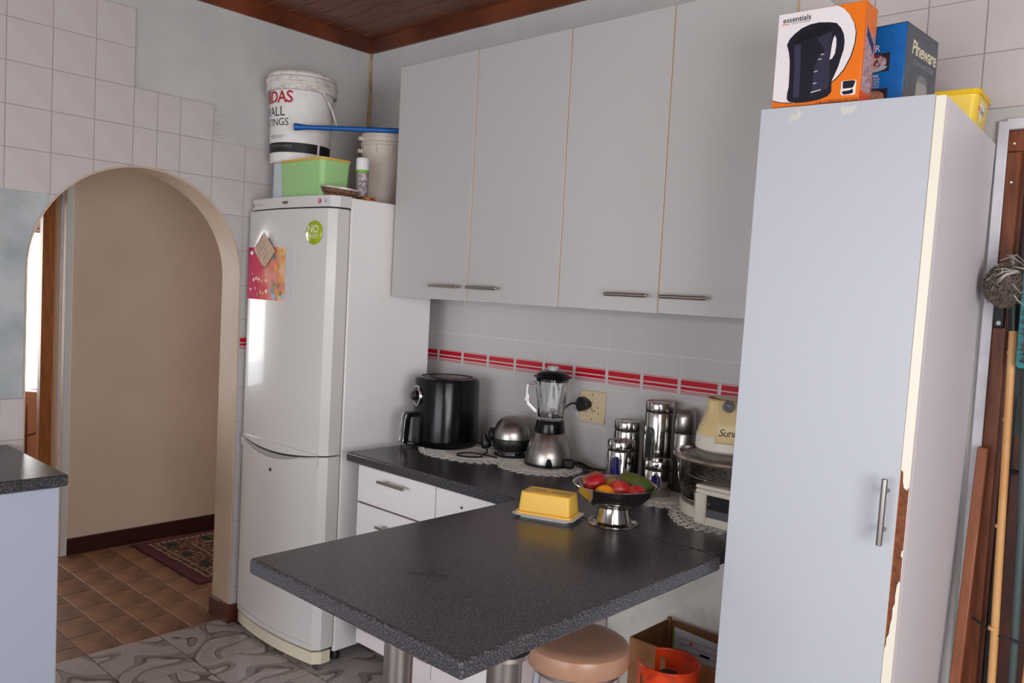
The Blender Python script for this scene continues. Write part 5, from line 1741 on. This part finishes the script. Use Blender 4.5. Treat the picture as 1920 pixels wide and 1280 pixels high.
cbx = thing('cardboard_box', 'open brown cardboard box with a printed sheet inside, behind the gas cylinder', 'box', (1.83, -0.265, 0.0))
bw, bdp, bh, th = 0.44, 0.235, 0.425, 0.005
G().box(0, bw, 0, th, 0, bh).o('side_panel', card, cbx, smooth=0)
G().box(0, bw, bdp - th, bdp, 0, bh).o('side_panel', card_in, cbx, smooth=0)
G().box(0, th, th, bdp - th, 0, bh).o('side_panel', card_in, cbx, smooth=0)
G().box(bw - th, bw, th, bdp - th, 0, bh).o('side_panel', card_in, cbx, smooth=0)
G().box(th, bw - th, th, bdp - th, 0.0, th).o('bottom_panel', card_in, cbx, smooth=0)
G().box(0.0, 0.012, bdp - 0.012, bdp + 0.001, 0.3, bh + 0.008).o('corner_fold', card, cbx, smooth=0)
sh = G().prism([(0.028, 0.18), (0.42, 0.18), (0.42, 0.388), (0.03, 0.405)], XZ, bdp - th - 0.002, bdp - th - 0.0005).o('printed_sheet', M('white_printed_sheet', (232, 232, 240), 0.3), cbx, smooth=0)
G().prism([(0.022, 0.18), (0.028, 0.18), (0.030, 0.405), (0.024, 0.405)], XZ, bdp - th - 0.0022, bdp - th - 0.0004).o('sheet_edge', M('lime_sheet_edge', (170, 170, 90), 0.5), cbx, smooth=0)
yy = bdp - th - 0.0026
for q in range(9):
    z = 0.375 - q * 0.020
    G().box(0.05, 0.05 + 0.16 + 0.1 * ((q * 37) % 10) / 10, yy, yy + 0.0004, z, z + 0.0022).o('text_line', M('faint_text', (160, 162, 176), .5), sh, smooth=0)
for (x0, z0) in ((0.13, 0.338), (0.235, 0.330)):
    G().box(x0, x0 + 0.035, yy - 0.0003, yy + 0.0003, z0, z0 + 0.008).o('black_mark', print_blk, sh, smooth=0)
G().prism([(0.085, 0.362), (0.105, 0.362), (0.095, 0.376)], XZ, yy - 0.0003, yy + 0.0003).o('red_mark', M('pink_mark', (236, 120, 120), .5), sh, smooth=0)
G().box(0.03, 0.32, 0.1, 0.15, 0.0052, 0.2).o('packing_board', card_in, cbx, smooth=0)

gx, gy = 2.085, -0.448
gc = thing('gas_cylinder', 'scuffed orange gas cylinder with carrying collar under the breakfast bar', 'gas cylinder', (gx, gy, 0))
G().lathe([(0, 0.0), (0.10, 0.0), (0.10, 0.03), (0.125, 0.05), (0.145, 0.09), (0.147, 0.24), (0.135, 0.30), (0.10, 0.345), (0.05, 0.365), (0, 0.37)], 56).o('tank', gas_or, gc)
ga = face_angle(gx, gy)
RC = 0.088
# collar with two slots and an opening to the left-front
def collar_seg(a0, a1, z0, z1, n=12):
    g = G()
    g.lathe([(RC - 0.003, z0), (RC, z0), (RC, z1), (RC - 0.003, z1), (RC - 0.003, z0)], n, a0=a0, a1=a1)
    return g
cg = G()
gap0, gap1 = ga - rad(153), ga - rad(84)        # opening
start, end = gap1, gap0 + 2 * PI
slots = [(ga - rad(54), rad(5)), (ga + rad(25), rad(5)), (ga - rad(168) + 2 * PI, rad(5)), (ga + rad(110), rad(5))]
angs = sorted([(s - h, s + h) for s, h in slots])
cur = start
for (a0, a1) in angs:
    cg.lathe([(RC - 0.003, 0.36), (RC, 0.36), (RC, 0.485), (RC - 0.003, 0.485), (RC - 0.003, 0.36)], 14, a0=cur, a1=a0)
    cg.lathe([(RC - 0.003, 0.462), (RC, 0.462), (RC, 0.485), (RC - 0.003, 0.485), (RC - 0.003, 0.462)], 3, a0=a0, a1=a1)
    cg.lathe([(RC - 0.003, 0.36), (RC, 0.36), (RC, 0.395), (RC - 0.003, 0.395), (RC - 0.003, 0.36)], 3, a0=a0, a1=a1)
    cur = a1
cg.lathe([(RC - 0.003, 0.36), (RC, 0.36), (RC, 0.485), (RC - 0.003, 0.485), (RC - 0.003, 0.36)], 14, a0=cur, a1=end)
cg.o('collar', gas_or, gc, bevel=0)
pts = [((RC - 0.0015) * math.cos(start + (end - start) * i / 40), (RC - 0.0015) * math.sin(start + (end - start) * i / 40), 0.486) for i in range(41)]
G().tube(pts, 0.0042, 8).o('collar_rim', gas_or, gc)
G().lathe([(0, 0.36), (0.02, 0.36), (0.02, 0.42), (0.013, 0.43), (0, 0.43)], 20).o('valve', brass, gc)
G().lathe([(0, 0.430), (0.028, 0.430), (0.031, 0.435), (0.031, 0.448), (0.026, 0.454), (0, 0.455)], 10, mod=lambda a, i: 1 + 0.06 * math.cos(5 * a)).o('valve_knob', gas_blk, gc)

# ------------------------------------------------------------------ things leaning by the right door
lb = thing('wooden_board', 'narrow brown wooden board leaning beside the tall cupboard', 'board', (0, 0, 0))
G().add(*(lambda a, b, w, d: ([(a.x, a.y, a.z), (a.x + w, a.y, a.z), (a.x + w, a.y + d, a.z), (a.x, a.y + d, a.z), (b.x, b.y, b.z), (b.x + w, b.y, b.z), (b.x + w, b.y + d, b.z), (b.x, b.y + d, b.z)],
          [(0, 3, 2, 1), (4, 5, 6, 7), (0, 1, 5, 4), (1, 2, 6, 5), (2, 3, 7, 6), (3, 0, 4, 7)]))(Vector((2.712, -0.16, 0.001)), Vector((2.722, -0.04, 1.165)), 0.026, 0.02)).o('board', wood_board, lb, bevel=0.003)

bm_ = thing('mop', 'dusty grey brown mop standing head up against the door on a bamboo pole', 'mop', (2.768, -0.075, 0.0))
pp_ = [(0.055, -0.06, 0.0), (0.047, -0.03, 0.5), (0.035, -0.02, 1.0), (0.020, 0.0, 1.5)]
G().tube(spline(pp_, 10), 0.0095, 12).o('pole', bamboo, bm_)
for z in (0.35, 0.72, 0.98, 1.25, 1.42):
    t = z / 1.5
    x_ = 0.055 + (0.020 - 0.055) * t
    y_ = -0.06 + 0.06 * t
    G().tube([(x_, y_ + 0.004, z - 0.004), (x_, y_ + 0.004, z + 0.004)], 0.0112, 12).o('bamboo_node', bamboo, bm_)
G().tube([(0.021, 0.0, 1.475), (0.012, 0.003, 1.60)], 0.014, 12).o('socket', black_m, bm_)
random.seed(11)
def strands(n, R, seed, cz=1.592, cx=0.0, curl=0.5, r0=0.0024):
    g = G()
    rn = random.Random(seed)
    for i in range(n):
        th = rn.uniform(0, 2 * PI)
        ph = math.acos(rn.uniform(-1, 1))
        d = Vector((math.sin(ph) * math.cos(th), math.sin(ph) * math.sin(th) * 0.8, math.cos(ph)))
        tg = d.orthogonal().normalized()
        tg.rotate(Matrix.Rotation(rn.uniform(0, 2 * PI), 3, d))
        p0 = Vector((cx, 0, cz)) + d * R * 0.6
        p1 = p0 + d * R * 0.22 + tg * R * curl * 0.35
        p2 = p0 + d * R * rn.uniform(0.26, 0.42) + tg * R * curl
        p3 = p0 + d * R * rn.uniform(0.1, 0.36) + tg * R * curl * 1.5 + Vector((0, 0, -0.1 * R))
        g.tube([p0, p1, p2, p3], 0.0016, 3, radii=[r0, r0, r0 * 0.8, r0 * 0.3])
    return g
h_ = strands(1500, 0.050, 5).o('mop_yarn', mop_m, bm_)
h_['kind'] = 'stuff'
h_ = strands(60, 0.050, 6, 1.602, 0.028, 0.9, 0.0026).o('pale_mop_yarn', mop_l, bm_)
h_['kind'] = 'stuff'
G().ell((0, 0, 1.592), 0.036, 0.030, 0.036, 16, 10).o('mop_core', M('mop_core_dark', (70, 60, 54), 0.95), bm_)

lt = thing('door_latch', 'black metal latch with a white screw on the brown door frame', 'latch', (2.742, -0.002, 1.515))
G().box(-0.014, 0.012, -0.014, 0.0, -0.035, 0.075).o('latch_plate', black_m, lt, bevel=0.003)
G().lathe([(0, 0), (0.006, 0), (0.0055, 0.003), (0, 0.004)], 14).o('screw', print_wht, lt, (0.0, -0.014, -0.022), (PI / 2, 0, 0))

br_ = thing('broom', 'teal framed broom head with grey bristles hanging at the right edge', 'broom', (2.835, -0.10, 1.385))
G().prism(rrect(-0.028, 0.05, 0.0, 0.31, 0.010), XZ, -0.012, 0.012).o('teal_frame', teal, br_, bevel=0.003)
g = G()
rn = random.Random(2)
for i in range(900):
    x_, z_ = rn.uniform(-0.018, 0.045), rn.uniform(0.012, 0.30)
    g.tube([(x_, -0.012, z_), (x_ + rn.uniform(-.006, .006), -0.030, z_ + rn.uniform(-.006, .006))], 0.0012, 3, caps=False)
g.o('bristles', bristle, br_)['kind'] = 'stuff'
G().tube([(0.0, 0, 0.0), (0.01, 0.01, -0.35)], 0.012, 10).o('socket', pole_m, br_)
G().tube([(0.01, 0.01, -0.34), (0.035, 0.02, -1.384)], 0.0105, 12).o('pole', pole_m, br_)

b2 = thing('bamboo_pole', 'second bamboo pole standing at the lower right corner by the door', 'pole', (2.875, -0.13, 0.0))
G().tube([(0, 0, 0.0), (0.02, 0.04, 0.9)], 0.010, 12).o('pole', bamboo, b2)
for z in (0.3, 0.55, 0.8):
    G().tube([(0.02 * z / .9, 0.04 * z / .9, z - .004), (0.02 * z / .9, 0.04 * z / .9, z + .004)], 0.0118, 12).o('bamboo_node', bamboo, b2)
rc = thing('pole_rack', 'dark wire rack holding the poles beside the door', 'rack', (2.75, -0.09, 0.0))
G().tube([(0.0, 0.03, 0.72), (0.06, -0.01, 0.705), (0.16, -0.02, 0.70)], 0.0035, 8).o('rack_wire', M('dark_wire', (60, 56, 56), 0.5, 0.5), rc)
G().tube([(0.05, 0.05, 1.115), (0.16, 0.03, 1.115)], 0.006, 8).o('rack_wire', black_m, rc)
G().tube([(0.16, -0.02, 0.70), (0.16, 0.03, 0.0)], 0.0035, 8).o('rack_wire', M('dark_wire', (60, 56, 56)), rc)
G().tube([(0.16, 0.03, 1.115), (0.16, 0.03, 0.0)], 0.0035, 8).o('rack_wire', M('dark_wire', (60, 56, 56)), rc)
